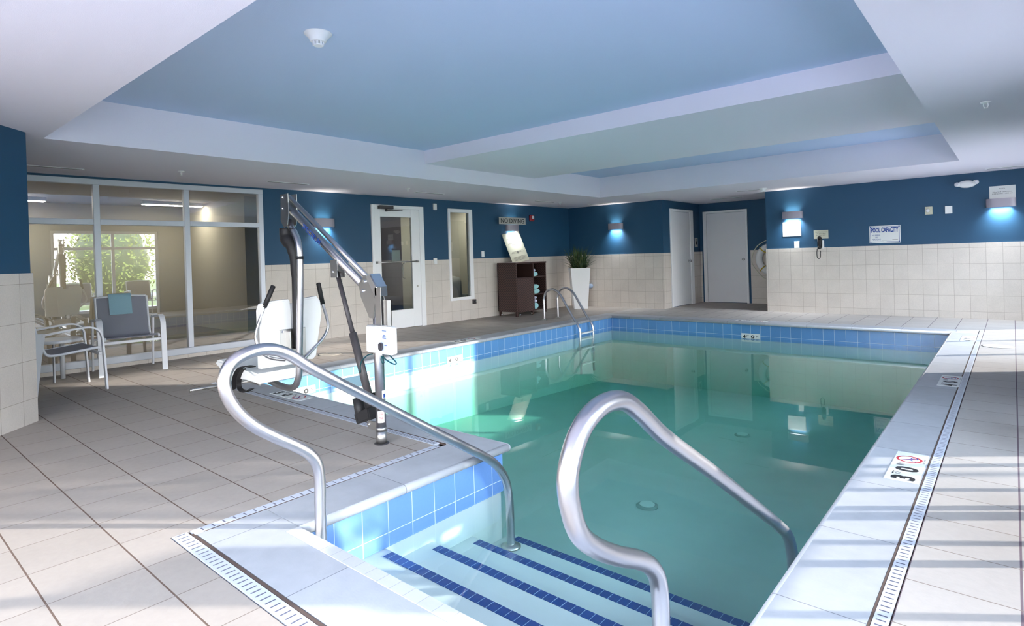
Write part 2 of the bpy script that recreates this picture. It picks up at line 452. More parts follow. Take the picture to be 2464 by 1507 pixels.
def band(name, m, *a):
    b = B(); b.box(*a); return struct(b.build(name, m))
band('trim_8', m_ptL, fx0-.012, fx0, fy0, fy1, -.31, -.045)
band('trim_9', m_ptF, fx0, fx1, fy1, fy1+.012, -.31, -.045)
band('trim_10', m_ptL, fx1, fx1+.012, sy, fy1, -.31, -.045)
band('trim_11', m_ptF, fx0, sx-.012, fy0-.012, fy0, -.31, -.045)
band('trim_12', m_ptD, sx-.012, sx, sy, fy0, -.31, -.045)
noses = [(1.904, -.312), (2.239, -.409), (2.565, -.502), (2.929, -.62)]
for i, (ny, nz) in enumerate(noses):
    b = B(); y0 = sy-.012 if i == 0 else noses[i-1][0]-.01
    b.box(sx-.012, fx1+.012, y0, ny, -1.1, nz, bev=0)
    o = b.build('pool_step', m_plaster)
    tag(o, ('top pool step, closest to the front edge', 'second pool step down from the front edge', 'third pool step down from the front edge', 'lowest and deepest pool step')[i]+', white plaster with a navy tile line', 'pool step', 'underwater pool entry steps')
    o['kind'] = 'structure'
    b = B(); b.box(-2.49, fx1, ny-.062, ny-.006, nz, nz+.003); b.build('nose_tiles', m_navy, o)

# water body
b = B()
g = .004
b.prism([(fx0-g, fy0-g), (sx-g, fy0-g), (sx-g, sy-g), (fx1+g, sy-g), (fx1+g, fy1+g), (fx0-g, fy1+g)], -1.55, WZ, 'Z')
w = b.build('pool_water', m_water)
tag(w, 'clear green pool water filling the pool and covering the steps', 'water', kind='stuff')

# gutter drains
def drain(label, x0, x1, y0, y1, ax, gap, per=.032):
    c = (y0+y1)/2 if ax == 0 else (x0+x1)/2; wid = (y1-y0) if ax == 0 else (x1-x0)
    m = slot_mat('grate', ax, per, c, wid*.33, .0075)
    t = thing('deck_drain', label, 'drain', ((x0+x1)/2, (y0+y1)/2, 0), 0, 'slotted deck drains around the pool')
    ox, oy = (x0+x1)/2, (y0+y1)/2
    b = B(); b.box(x0, x1, y0, y1, -.008, .0012)
    o = b.build('grate', m); o.parent = t; o.matrix_parent_inverse = Matrix.Translation((-ox, -oy, 0))
    b = B(); b.box(*gap, -.007, .0005); o = b.build('joint_strip', m_joint); o.parent = t; o.matrix_parent_inverse = Matrix.Translation((-ox, -oy, 0))
drain('slotted white deck drain behind the pool lift post', -6.34, -2.90, 2.572, 2.625, 0, (-6.34, -2.85, 2.628, 2.638), .02)
drain('slotted white deck drain beside the left handrail base', -2.888, -2.838, 1.06, 2.58, 1, (-2.838, -2.832, 1.10, 2.6), .05)
drain('slotted white deck drain along the front of the entry steps', -2.888, -.33, .982, 1.045, 0, (-2.85, -.37, 1.048, 1.062), .036)
drain('long slotted white deck drain down the right side of the pool', -.369, -.325, 1.06, 10.42, 1, (-.378, -.3695, 1.05, 9.2), .032)

# ------------------------------------------------------------------ walls
# long left wall, in its own frame: x out into the room, y along, z up
def lbox(b, o0, o1, s0, s1, z0, z1, **k): b.box(o0, o1, s0, s1, z0, z1, **k)
b = B()
WS0, WS1, WT = 1.0, 4.21, 2.318
DS0, DS1, DT = 6.085, 7.22, 2.19
QS0, QS1, QB, QT = 7.83, 8.47, .40, 2.188
for s0, s1, z0, z1 in ((WS0-.6, WS0, 0, CEIL), (WS0, WS1, WT, CEIL), (WS0, WS1, 0, .05), (WS1, DS0, 0, CEIL), (DS0, DS1, DT, CEIL), (DS1, QS0, 0, CEIL), (QS0, QS1, QT, CEIL), (QS0, QS1, 0, QB), (QS1, 11.85, 0, CEIL)):
    b.box(-.16, 0, s0, s1, z0, z1)
on_left(struct(b.build('wall_left', m_blue)))
b = B(); TZ = 1.205
for s0, s1, z0, z1 in ((WS1, DS0, 0, TZ), (DS1, QS0, 0, TZ), (QS0, QS1, 0, QB), (QS1, 11.74, 0, TZ), (WS0, WS1, 0, .05)):
    b.box(0, .012, s0, s1, z0, z1)
on_left(struct(b.build('baseboard_left', m_wtL)))
# far wall left part, alcove, far wall right part
b = B(); b.box(-8.4, -5.67, 11.73, 11.9, 0, CEIL); struct(b.build('wall_back', m_blue))
b = B(); b.box(-5.87, -5.67, 11.9, 13.7, 0, CEIL); struct(b.build('wall_alcove_side', m_blue))
b = B(); b.box(-5.87, -2.8, 13.7, 13.9, 0, CEIL); struct(b.build('wall_alcove_back', m_blue))
b = B(); b.box(-3.0, -2.8, 12.3, 13.7, 0, CEIL); struct(b.build('wall_alcove_right', m_blue))
b = B(); b.box(-8.1, -5.658, 11.718, 11.73, 0, 1.207); struct(b.build('baseboard_back', m_wtR))
b = B(); b.box(-5.67, -5.658, 11.73, 12.05, 0, 1.207); b.box(-5.67, -5.658, 13.28, 13.7, 0, 1.207)
b.box(-5.66, -5.62, 13.688, 13.7, 0, 1.207); b.box(-4.5, -3.0, 13.688, 13.7, 0, 1.207); struct(b.build('baseboard_alcove', m_wtA))
b = B(); b.box(-3.655, 1.2, 12.06, 12.3, 0, CEIL); struct(b.build('wall_right', m_blue))
b = B(); b.box(-3.663, 1.0, 12.048, 12.06, 0, 1.222); struct(b.build('baseboard_right', m_wtR))
# angled wall at the left foreground
dA = Vector((-6.02, 1.07, 0)); dB = Vector((-5.785, .845, 0)); dd = (dB-dA).normalized()
ang = math.atan2(dd.y, dd.x)
def diag(b): return b
b = B(); b.box(0, 3.6, -.2, 0, 0, CEIL)
o = struct(b.build('wall_angled', m_blue)); o.location = dA
o.rotation_euler = (0,0,ang)
b = B(); b.box(-.012, 3.6, 0, .012, 0, 1.205); b.box(-.012, 0, -.2, 0, 0, 1.205)
m_wtD2 = grid_mat('wainscot_tile_diag', tileb, [(0, .145, .2375, .004, TG), (2, 1.12, .3085, .004, TG)], .45, .4, .03, .06, 90, .3)
o = struct(b.build('baseboard_angled', m_wtD2)); o.location = dA; o.rotation_euler = (0,0,ang)
# nook wall behind the angled wall (out of sight)
b = B(); b.box(-8.9, -6.10, .72, .92, 0, CEIL); struct(b.build('wall_nook', m_blue))

# ------------------------------------------------------------------ ceiling with recess and beam
RX0, RX1, RY0, RY1, RT, BZ = -6.2, -.53, 1.22, 10.10, 2.74, 2.555
b = B()
b.box(-8.9, 1.2, -2.0, RY0, CEIL, RT+.02); b.box(-8.9, 1.2, RY1, 14.0, CEIL, RT+.02)
b.box(-8.9, RX0, RY0, RY1, CEIL, RT+.02); b.box(RX1, 1.2, RY0, RY1, CEIL, RT+.02)
b.box(RX0-.1, RX1+.1, RY0-.1, RY1+.1, RT, RT+.1, mi=1)
struct(b.build('ceiling', [m_ceil, m_sky]))
b = B(); b.box(RX0, RX1, 5.50, 7.98, BZ, RT+.01); struct(b.build('ceiling_beam', m_ceil))['kind'] = 'structure'

# ------------------------------------------------------------------ right window wall and front wall (behind the camera)
XW = 1.0
def window(name, x, y0, y1, z0, z1, mull, trans, along='y', mglass=None, th=.05, fw=.07, mframe=None, onleft=False):
    b = B(); t0, t1 = -th, .01
    def bx(a0, a1, z_0, z_1):
        if along == 'y': b.box(x+t0, x+t1, a0, a1, z_0, z_1, bev=.003)
        else: b.box(a0, a1, x+t0, x+t1, z_0, z_1, bev=.003)
    bx(y0, y1, z0, z0+fw); bx(y0, y1, z1-fw, z1); bx(y0, y0+fw, z0+fw, z1-fw); bx(y1-fw, y1, z0+fw, z1-fw)
    for q in mull: bx(q-fw/2, q+fw/2, z0+fw, z1-fw)
    for q in trans:
        ed = [y0+fw]+sum([[c-fw/2, c+fw/2] for c in mull], [])+[y1-fw]
        for i in range(0, len(ed), 2): bx(ed[i], ed[i+1], q-fw/2, q+fw/2)
    o = struct(b.build(name, mframe or m_frame))
    b = B()
    if along == 'y': b.face([(x-.02, y0+fw, z0+fw), (x-.02, y1-fw, z0+fw), (x-.02, y1-fw, z1-fw), (x-.02, y0+fw, z1-fw)])
    else: b.face([(y0+fw, x-.02, z0+fw), (y1-fw, x-.02, z0+fw), (y1-fw, x-.02, z1-fw), (y0+fw, x-.02, z1-fw)])
    g = b.build('window_pane', mglass or m_glass, o)
    return o
b = B()
wins = [(-1.5, 2.35), (2.95, 5.3), (8.0, 11.7)]
prev = -2.0
for y0, y1 in wins:
    b.box(XW, XW+.2, prev, y0, 0, CEIL); b.box(XW, XW+.2, y0, y1, 0, .1); b.box(XW, XW+.2, y0, y1, 2.2, CEIL); prev = y1
b.box(XW, XW+.2, prev, 12.3, 0, CEIL); struct(b.build('wall_window_side', m_blue))
window('window_1', XW+.1, -1.5, 2.35, .1, 2.2, [-.2, 1.1], [1.75], mglass=m_glassx)
window('window_2', XW+.1, 2.95, 5.3, .1, 2.2, [4.25], [1.75], mglass=m_glassx)
window('window_3', XW+.1, 8.0, 11.7, .1, 2.2, [9.2, 10.4], [1.75], mglass=m_glassx)
b = B(); b.box(-8.9, -4.6, -2.0, -1.8, 0, CEIL); b.box(-4.6, .9, -2.0, -1.8, 0, .1); b.box(-4.6, .9, -2.0, -1.8, 2.2, CEIL); b.box(.9, 1.2, -2.0, -1.8, 0, CEIL)
struct(b.build('wall_front', m_blue))
window('window_4', -1.9, -4.6, .9, .1, 2.2, [-3.2, -1.8, -.4], [1.75], along='x', mglass=m_glassx)

# left glazed window and the hallway behind
o = window('window_5', 0, WS0, WS1, .05, WT, [2.145, 3.165], [1.795], fw=.068, th=.06); on_left(o)
b = B(); b.box(-.03, .03, WS0, WS1, .05, .135, bev=.004); on_left(struct(b.build('trim_13', m_frame)))
# hallway beyond the glass
b = B(); b.box(-12.9, -8.0, -1.0, 9.8, -.12, 0); o = struct(b.build('floor_hall', m_hallfloor)); o.location.x = -.5
b = B(); b.box(-13.6, -8.62, -1.0, 9.8, 2.45, 2.5); struct(b.build('ceiling_hall', m_hallceil))
b = B(); b.box(-13.4, -13.2, -1.0, 4.9, 0, 2.45); b.box(-13.4, -8.6, -1.2, -1.0, 0, 2.45); b.box(-10.6, -10.4, 5.1, 9.6, 0, 2.45); b.box(-13.4, -10.4, 4.9, 5.1, 0, 2.45); b.box(-10.6, -8.5, 9.6, 9.8, 0, 2.45)
struct(b.build('wall_hall', m_brownwall))
b = B(); b.box(-10.4, -10.36, 7.3, 8.42, 0, 2.3); struct(b.build('hall_panel', m_darkpanel))  # plain dark panel on the hallway wall
for i, (x, y0, y1) in enumerate(((-12.05, 3.78, 4.85), (-12.3, 1.2, 2.42), (-9.3, 8.2, 9.3))):  # third light is added to brighten the view through the sidelight
    b = B(); b.box(-.06, .06, 0, y1-y0, -.03, .03); o = b.build('ceiling_light', m_wplast, None, (x, y0, 2.42))
    tag(o, ('long lit ceiling light seen through the middle and right window panes', 'lit ceiling light seen through the left window pane', 'added ceiling light brightening the hallway beyond the narrow sidelight window')[i], 'ceiling light', 'hallway ceiling lights')
    b = B(); b.box(-.05, .05, .02, y1-y0-.02, -.04, -.031); b.build('light_tube', m_emit, o)

# ------------------------------------------------------------------ glass door and sidelight on the left wall
t = struct(B().box(0, 0, 0, 0, 0, 0).build('door_1', m_white)) if False else None
b = B(); fz = DT
b.box(-.10, .03, DS0, DS0+.055, 0, fz, bev=.003); b.box(-.10, .03, DS1-.10, DS1, 0, fz, bev=.003); b.box(-.10, .03, DS0+.055, DS1-.10, fz-.06, fz, bev=.003)
door = on_left(struct(b.build('door_1', m_white)))
b = B(); a0, a1 = DS0+.06, DS1-.105
g0, g1, gz0, gz1 = 6.265, 6.935, .335, 1.985
b.box(-.03, .02, a0, g0, .01, fz-.062, bev=.003); b.box(-.03, .02, g1, a1, .01, fz-.062, bev=.003)
b.box(-.03, .02, g0, g1, .01, gz0, bev=.003); b.box(-.03, .02, g0, g1, gz1, fz-.062, bev=.003)
leaf = b.build('door_leaf', m_white, door)
b = B(); b.face([(0, g0, gz0), (0, g1, gz0), (0, g1, gz1), (0, g0, gz1)]); b.build('door_glass', m_glassd, door)
b = B(); b.cyl((.075, 6.15, 1.19), (.075, 7.04, 1.19), .012, 12); b.box(.02, .08, 6.15, 6.18, 1.17, 1.21); b.box(.02, .08, 7.01, 7.04, 1.17, 1.21); b.build('push_bar', m_steel2, door)
b = B(); b.box(.02, .10, 6.21, 6.50, 2.115, 2.175, bev=.006); b.cyl((.07, 6.36, 2.11), (.07, 6.36, 2.07), .02, 12); b.tube([(.07, 6.36, 2.09), (.19, 6.52, 2.09), (.05, 6.72, 2.11)], .008, 8); b.build('door_closer', m_dark, door)
b = B(); b.cyl((.04, 7.035, .74), (.02, 7.035, .74), .016, 12); b.build('lock_cylinder', m_steel2, door)
b = B(); b.tube([(.02-.08, 6.83, 1.17), (-.13, 6.83, 1.15), (-.13, 6.83, .90), (-.06, 6.83, .88)], .009, 8); b.build('pull_handle', m_steel2, door)
b = B(); b.box(-.008, -.003, 6.50, 6.685, 1.205, 1.40); pn = b.build('paper_notice', m_paper, door)
b = B()
b.box(-.06, .03, QS0, QS0+.052, QB, QT, bev=.003); b.box(-.06, .03, QS1-.095, QS1, QB, QT, bev=.003); b.box(-.06, .03, QS0+.05, QS1-.095, QB, QB+.055, bev=.003); b.box(-.06, .03, QS0+.05, QS1-.095, QT-.07, QT, bev=.003)
o = on_left(struct(b.build('window_6', m_white)))
b = B(); b.face([(0, QS0+.05, QB+.05), (0, QS1-.09, QB+.05), (0, QS1-.09, QT-.07), (0, QS0+.05, QT-.07)]); b.build('window_pane', m_glassd, o)
# armchair seen in the sidelight
t = thing('hall_armchair', 'rounded grey armchair seen through the narrow sidelight window', 'armchair', (-9.40, 8.93, 0))
b = B(); b.lathe([(.26,.0),(.28,.05),(.28,.70),(.24,.80),(.1,.84)], (0,0,0), 28); b.build('armchair_back', mat('grey_upholstery', lin(120,122,112), .8), t)
b = B(); b.box(-.2, .2, .1, .5, .0, .42, bev=.04, seg=3); b.build('seat', mat('grey_upholstery_seat', lin(110,112,104), .8), t)

# ------------------------------------------------------------------ two plain doors in the alcove
def plain_door(name, o0, right, w, h, leafw0, knob_u, jl=.05, jr=.05):
    """door in a wall plane: origin o0, right vector, width, height; local u right, v out, z up"""
    r = Vector(right); n = Vector((r.y, -r.x, 0))
    M = Matrix(((r.x, n.x, 0, o0[0]), (r.y, n.y, 0, o0[1]), (0,0,1,0), (0,0,0,1)))
    b = B(); b.box(0, jl, 0, .03, 0, h, bev=.003); b.box(w-jr, w, 0, .03, 0, h, bev=.003); b.box(jl, w-jr, 0, .03, h-.05, h, bev=.003)
    d = struct(b.build(name, m_white, None, M=M))
    b = B(); b.box(jl+.006, w-jr-.006, .0, .012, .012, h-.055); b.build('door_leaf', m_doorp, d)
    b = B(); b.cyl((knob_u, .012, 1.005), (knob_u, .02, 1.005), .032, 16); b.cyl((knob_u, .02, 1.005), (knob_u, .045, 1.005), .012, 12)
    b.lathe([(.012,.04),(.027,.052),(.03,.066),(.024,.08),(.008,.086)], (knob_u, 0, 1.005), 18, axis='Y'); b.build('door_knob', m_chrome, d)
    return d
plain_door('door_2', (-5.67, 12.07, 0), (0,1,0), 1.19, 2.172, 0, .93, .04, .16)
plain_door('door_4', (-5.58, 13.7, 0), (1,0,0), 1.03, 2.15, 0, .93, .08, .045)
# switch / braille plate beside the alcove door
def plate(name, label, cat, M, w, h, d, m, group=None, bev=.002):
    b = B(); b.box(-w/2, w/2, -h/2, h/2, 0, d, bev=bev)
    o = b.build(name, m, None, M=M); tag(o, label, cat, group); return o
FW = lambda x, z, y=12.061: frame((x, y, z), (1,0,0), (0,0,1))
def FL(s, z, out=0): 
    p = LW(out, s, z); return frame(p, LT, (0,0,1))
o = plate('restroom_sign', 'small grey pictogram sign on the blue alcove wall between the two white doors', 'sign', frame((-5.668, 13.46, 1.43), (0,1,0), (0,0,1)), .17, .22, .006, m_silver)
b = B(); b.lathe([(.018,.007),(.018,.009)], (0,.06,0), 12); b.box(-.03,.03,-.05,.03,.007,.009); b.build('pictogram', m_ink, o)
# life ring on alcove wall
t = thing('life_ring', 'white life ring with rope hanging in the alcove, half hidden by the wall corner', 'life ring', (-4.0, 13.605, 1.0))
b = B(); n = 48
b.tube([(.29*math.cos(2*PI*k/n), 0, .29*math.sin(2*PI*k/n)) for k in range(n+1)], .075, 14, caps=False); b.build('ring', m_wplast, t)
b = B()
for a in (.25, .75, 1.25, 1.75):
    a *= PI; b = B(); b.tube([((.29+.078*math.cos(q))*math.cos(a), .078*math.sin(q), (.29+.078*math.cos(q))*math.sin(a)) for q in [2*PI*k/16 for k in range(17)]], .012, 8, caps=False)
    b.build('band', m_yellow, t)
b = B(); b.tube([(-.1,-.03,.42), (-.30,-.05,.30), (-.41,-.05,.10), (-.43,-.05,-.08), (-.34,-.05,-.24), (-.15,-.05,-.44), (.1,-.05,-.46)], .010, 8, smooth=5); b.build('rope', m_rope, t)
b = B(); b.cyl((0, 0, .22), (0, .09, .22), .012, 8); b.build('hook', m_steel2, t)

# ------------------------------------------------------------------ signs, plates, fixtures on the far right wall
def flat_sign(name, label, M, w, h, m, d=.006, group=None):
    return plate(name, label, 'sign', M, w, h, d, m, group, .001)
s = flat_sign('pool_hours_sign', 'white pool hours sign standing on top of the right wall lamp', FW(-.112, 2.003, 12.061), .315, .20, m_paper)
text('lettering', 'POOL', m_ink, Matrix.Translation((0,.055,.007)), s, h=.016, w=.075)
text('lettering', 'Hours of Operation', m_ink, Matrix.Translation((0,.005,.007)), s, h=.020, w=.23)
text('lettering', '6:00 am to 11:00 pm', m_ink, Matrix.Translation((0,-.024,.007)), s, h=.020, w=.245)
s = flat_sign('pool_capacity_sign', 'white POOL CAPACITY sign with blue border on the far blue wall', FW(-1.685, 1.418, 12.061), .46, .302, m_paper)
b = B()
for x0, x1, y0, y1 in ((-.215,.215,.128,.134), (-.215,-.02,-.134,-.128), (.025,.215,-.134,-.128), (-.215,-.209,-.134,.134), (.209,.215,-.134,.134)): b.box(x0, x1, y0, y1, .006, .0072)
for x in (-.212,.212):
    for y in (-.131,.131): b.box(x-.009, x+.009, y-.009, y+.009, .006, .0073)
b.build('border', m_bluink, s)
text('lettering', 'POOL CAPACITY', m_bluink, Matrix.Translation((0,.076,.007)), s, h=.085, w=.405, bold=.045)
text('lettering', 'NUMBER', m_bluink, Matrix.Translation((-.125,-.015,.007)), s, h=.026, w=.12)
text('lettering', 'OF', m_bluink, Matrix.Translation((-.125,-.052,.007)), s, h=.026, w=.034)
text('lettering', 'PERSONS', m_bluink, Matrix.Translation((-.125,-.090,.007)), s, h=.026, w=.13)
b = B(); b.box(.11,.19,-.100,-.094,.006,.007); b.box(-.04,.09,-.106,-.104,.006,.007); b.build('fine_print', m_grayink, s)
s = flat_sign('pool_rules_sign', 'blank looking bright white sign under the left lamp on the far right wall', FW(-3.185, 1.585, 12.061), .325, .27, m_paper)
b = B()
for y in (-.05,-.075,-.1): b.box(-.12,-.02,y,y+.003,.006,.007); b.box(.03,.11,y,y+.003,.006,.007)
b.build('fine_print', m_cream, s)
s = flat_sign('phone_instruction_sign', 'small cream instruction sign behind the black wall phone', FW(-2.686, 1.463, 12.061), .245, .16, m_cream)
text('lettering', 'For Assistance', m_ink, Matrix.Translation((0,.045,.007)), s, h=.018, w=.19)
text('lettering', 'Lift Handset', m_ink, Matrix.Translation((0,.015,.007)), s, h=.018, w=.16)
text('lettering', 'for Operator', m_ink, Matrix.Translation((0,-.015,.007)), s, h=.018, w=.16)
# wall phone
t = thing('wall_phone', 'black handset wall phone with hanging cord on the far blue wall', 'telephone', (-2.69, 12.05, 1.32))
b = B(); b.box(-.01, .055, -.04, .0, -.12, .03, bev=.006); b.build('cradle', m_wplast, t)
b = B(); b.box(-.045, .03, -.085, -.04, -.11, .10, bev=.018, seg=3); b.box(-.04, .028, -.10, -.06, .05, .11, bev=.015, seg=3); b.box(-.045, .028, -.10, -.06, -.13, -.07, bev=.015, seg=3); b.build('handset', m_black, t)
b = B(); b.tube([(-.05,-.06,-.12), (-.06,-.05,-.20), (-.055,-.05,-.28), (-.03,-.05,-.305), (-.005,-.05,-.28), (0,-.05,-.20), (.0,-.04,-.16)], .007, 8, smooth=5); b.build('cord', m_black, t)
plate('switch_plate', 'small white switch plate under the bright sign on the far right wall', 'switch', FW(-3.104, 1.288), .09, .125, .008, m_wplast)
o = plate('alarm_keypad', 'beige strobe and switch box on the far blue wall, left of a white box', 'alarm', FW(-1.053, 1.782), .10, .13, .03, m_cream)
b = B(); b.lathe([(.03,.03),(.026,.045),(.01,.05)], (-.012,.0,0), 14); b.build('strobe_lens', m_lens, o)
plate('thermostat', 'plain white thermostat box on the far blue wall', 'thermostat', FW(-.787, 1.776), .095, .125, .03, m_wplast)
# emergency light
t = thing('emergency_light', 'white two headed emergency light high on the far right wall', 'emergency light', (-.548, 12.062, 2.17))
b = B(); b.lathe([(.05,0),(.06,.005),(.058,.05),(.03,.065)], (0,0,0), 28, axis='Y'); b.xf(Matrix.Diagonal((2.0, -1, 1, 1))); b.build('housing', m_wplast, t)
for sx_ in (-1, 1):
    b = B(); b.lathe([(.03,0),(.036,.01),(.036,.055),(.028,.065)], (0,0,0), 20, axis='Y'); b.xf(Matrix.Translation((sx_*.105, -.02, .01+.01*sx_))@Matrix.Rotation(sx_*.35, 4, 'Z')@Matrix.Diagonal((1,-1,1,1)))
    l = b.build('lamp_head', m_wplast, t)
    b = B(); b.lathe([(.026,.066),(.02,.07)], (0,0,0), 18, axis='Y'); b.xf(Matrix.Translation((sx_*.105, -.02, .01+.01*sx_))@Matrix.Rotation(sx_*.35, 4, 'Z')@Matrix.Diagonal((1,-1,1,1))); b.build('lens', m_lens, l)

# ------------------------------------------------------------------ wall lamps
def area(name, parent, loc, rot, sx_, sy_, power, col):
    l = bpy.data.lights.new(name, 'AREA'); l.shape = 'RECTANGLE'; l.size = sx_; l.size_y = sy_; l.energy = power; l.color = col; l.spread = 2.0
    o = bpy.data.objects.new(name, l); COL.objects.link(o); o.parent = parent; o.location = loc; o.rotation_euler = rot
    return o
def sconce(label, p, rz, power=5, up=.14):
    t = thing('wall_lamp', label, 'wall lamp', p, rz, 'grey curved wall lamps')
    # local: x along wall, -y out into the room
    b = B(); W2, D, H = .178, .11, .067
    path = [(-W2, .0), (-W2, -.045), (-W2*.9, -.075), (-W2*.6, -.10), (0, -D), (W2*.6, -.10), (W2*.9, -.075), (W2, -.045), (W2, .0)]
    b.ribbon(path, .004, -H, H, axis='Z', smooth=4); b.build('lamp_shade', m_sconce, t)
    b = B(); b.box(-.12, .12, -.012, 0, -.05, .05); b.build('backplate', m_sconce, t)
    b = B(); b.box(-.14, .14, -.085, -.02, -.05, -.035, bev=.004); b.build('lens', m_lamp, t)
    b = B(); b.box(-.172, .172, -.07, -.012, -.03, -.026); b.build('lamp_tray', m_sconce, t)
    area('bulb', t, (0, -.05, -.056), (0,0,0), .24, .06, power, (.93,.98,1))
    if up: area('bulb', t, (0, -.05, .04), (PI,0,0), .24, .06, power*up, (1,.97,.85))
    return t
rl = TH+PI/2
sconce('grey curved wall lamp behind the pool lift arm', LW(0, 5.175, 1.85), rl, 4)
sconce('grey curved wall lamp under the NO DIVING sign', LW(0, 9.66, 1.84), rl, 6)
sconce('grey curved wall lamp above the potted plant corner, on the far wall', (-6.80, 11.73, 1.84), 0, 5)
sconce('grey curved wall lamp above the bright white rules sign', (-3.16, 12.06, 1.852), 0, 6)
sconce('grey curved wall lamp under the pool hours sign', (-.132, 12.06, 1.836), 0, 5, 0)

# ------------------------------------------------------------------ left wall fixtures
p = FL(9.59, 1.985, .10)
o = flat_sign('no_diving_sign', 'silver NO DIVING sign resting on a wall lamp', p, .845, .148, m_silver)
text('lettering', 'NO DIVING', m_ink, Matrix.Translation((.0,0,.007)), o, h=.100, w=.74, bold=.015)
plate('motion_sensor', 'white sensor box high on the blue wall between door and narrow window', 'sensor', FL(7.51, 2.205), .075, .12, .03, m_wplast)
plate('door_release_box', 'small white box at the tile line beside the glass door', 'control box', FL(7.47, 1.18, .012), .07, .11, .03, m_wplast)
plate('switch_plate', 'white light switch plate between the narrow window and the towel cabinet', 'switch', FL(8.765, 1.29), .08, .12, .008, m_wplast)
t = thing('hose_bib', 'dark hose tap box low on the tile under the narrow window', 'tap', LW(.012, 8.46, .30), TH)
b = B(); b.box(0, .03, -.045, .045, 0, .09, bev=.004); b.build('tap_box', m_dark, t)
b = B(); b.tube([(.02,0,.05),(.07,0,.05),(.085,0,.02)], .010, 8); b.build('spout', m_steel2, t)
t = thing('fire_alarm', 'red fire alarm strobe on the blue wall right of the NO DIVING sign', 'fire alarm', LW(0, 10.32, 2.07), TH)
b = B(); b.box(0, .05, -.065, .065, -.07, .07, bev=.008); b.build('alarm_housing', m_red, t)
b = B(); b.box(.05, .075, -.035, .035, -.02, .05, bev=.01); b.build('strobe_lens', m_lens, t)
# hose reel cover on back wall
t = thing('return_fitting', 'round pale blue grey fitting on the tile wall right of the planter', 'wall fitting', (-7.50, 11.718, .48))
b = B(); b.lathe([(.05,0),(.055,-.02),(.055,-.10),(.03,-.13)], (0,0,0), 20, axis='Y'); b.build('cap', mat('blue_grey_cover', lin(140,158,184), .35), t)
b = B(); b.lathe([(.03,0),(.03,-.09)], (-.09,0,-.0), 14, axis='Y'); b.build('outlet', m_steel2, t)

# ------------------------------------------------------------------ towel cabinet
t = thing('towel_cabinet', 'dark brown wicker towel cabinet with open shelves against the tile wall', 'cabinet', (0,0,0))
cx0, cx1, cy0, cym, cy1, cz = -8.10, -7.60, 9.09, 9.66, 10.18, 1.10
t.location = (cx1, cy0, 0)
def cb(b): return b.xf(Matrix.Translation((-cx1, -cy0, 0)))
b = B(); b.box(cx0, cx1, cy0, cy0+.03, .09, cz-.03); cb(b).build('side_panel', m_wicker, t)
b = B(); b.box(cx0, cx1, cym-.015, cym+.015, .09, cz-.03); cb(b).build('divider_panel', m_brown, t)
b = B(); b.box(cx0-.0, cx1-.06, cy1-.03, cy1, .06, cz-.03); cb(b).build('side_panel', m_wicker, t)
b = B(); b.box(cx0, cx1+.01, cy0-.01, cym+.02, cz-.03, cz, bev=.004); b.box(cx0, cx1-.05, cym+.02, cy1+.01, cz-.03, cz, bev=.004); cb(b).build('cabinet_top', m_brown, t)
b = B(); b.box(cx0, cx0+.02, cy0, cy1, .09, cz-.03); cb(b).build('back_panel', m_brown, t)
b = B(); b.box(cx1-.03, cx1, cy0+.035, cym-.02, .08, .76); cb(b).build('door', m_wicker, t)
b = B(); b.box(cx0, cx1-.01, cy0+.03, cym-.015, .76, .785); cb(b).build('shelf', m_brown, t)
for z in (.40, .77, .07):
    b = B(); b.box(cx0, cx1-.07, cym+.015, cy1-.03, z, z+.022); cb(b).build('shelf', m_brown, t)
for x, y in ((cx0+.03, cy0+.03), (cx1-.03, cy0+.03), (cx1-.03, cym-.03), (cx1-.09, cy1-.03), (cx0+.03, cy1-.03)):
    b = B(); b.box(x-.02, x+.02, y-.02, y+.02, 0, .09); cb(b).build('leg', m_brown, t)
for x, y in ((cx1-.02, cy0+.12), (cx1+.0, cy0+.46), (cx0+.1, cy0+.0)):
    b = B(); b.lathe([(.02,-.012),(.024,-.006),(.024,.006),(.02,.012)], (x, y, .0245), 16, axis='Y'); cb(b).build('caster', m_chrome, t)
# towels on the shelves
def rolled(label, p, r, L, m, sq=.8):
    b = B(); b.tube([(-L/2,0,0),(-L/2+.02,0,0),(0,0,0),(L/2-.02,0,0),(L/2,0,0)], [r*.8,r,r*1.02,r,r*.8], 18)
    b.xf(Matrix.Diagonal((1,1,sq,1)))
    b2 = b.build('rolled_towel', m, None, p); tag(b2, label, 'towel', 'rolled towels in the cabinet')
    return b2
xs = cx1-.215
rolled('upper shelf lavender towel lying on top of an aqua towel', (xs, 9.785, .922), .060, .28, m_towel3, .55)
rolled('lower aqua towel on the upper cabinet shelf', (xs+.01, 9.80, .840), .100, .30, m_towel2, .47)
rolled('aqua rolled towel at the bottom of the middle shelf', (xs+.01, 9.83, .474), .128, .30, m_towel2, .40)
rolled('aqua towel lying on top of the middle shelf towel', (xs, 9.83, .575), .110, .30, m_towel2, .44)
rolled('aqua rolled towel at the bottom of the lowest shelf', (xs, 9.80, .165), .110, .30, m_towel2, .64)
rolled('lavender folded towel stacked in the middle of the lowest shelf', (xs, 9.785, .272), .095, .28, m_towel3, .36)
rolled('topmost lavender towel of the lowest shelf stack', (xs, 9.79, .338), .090, .28, m_towel3, .33)
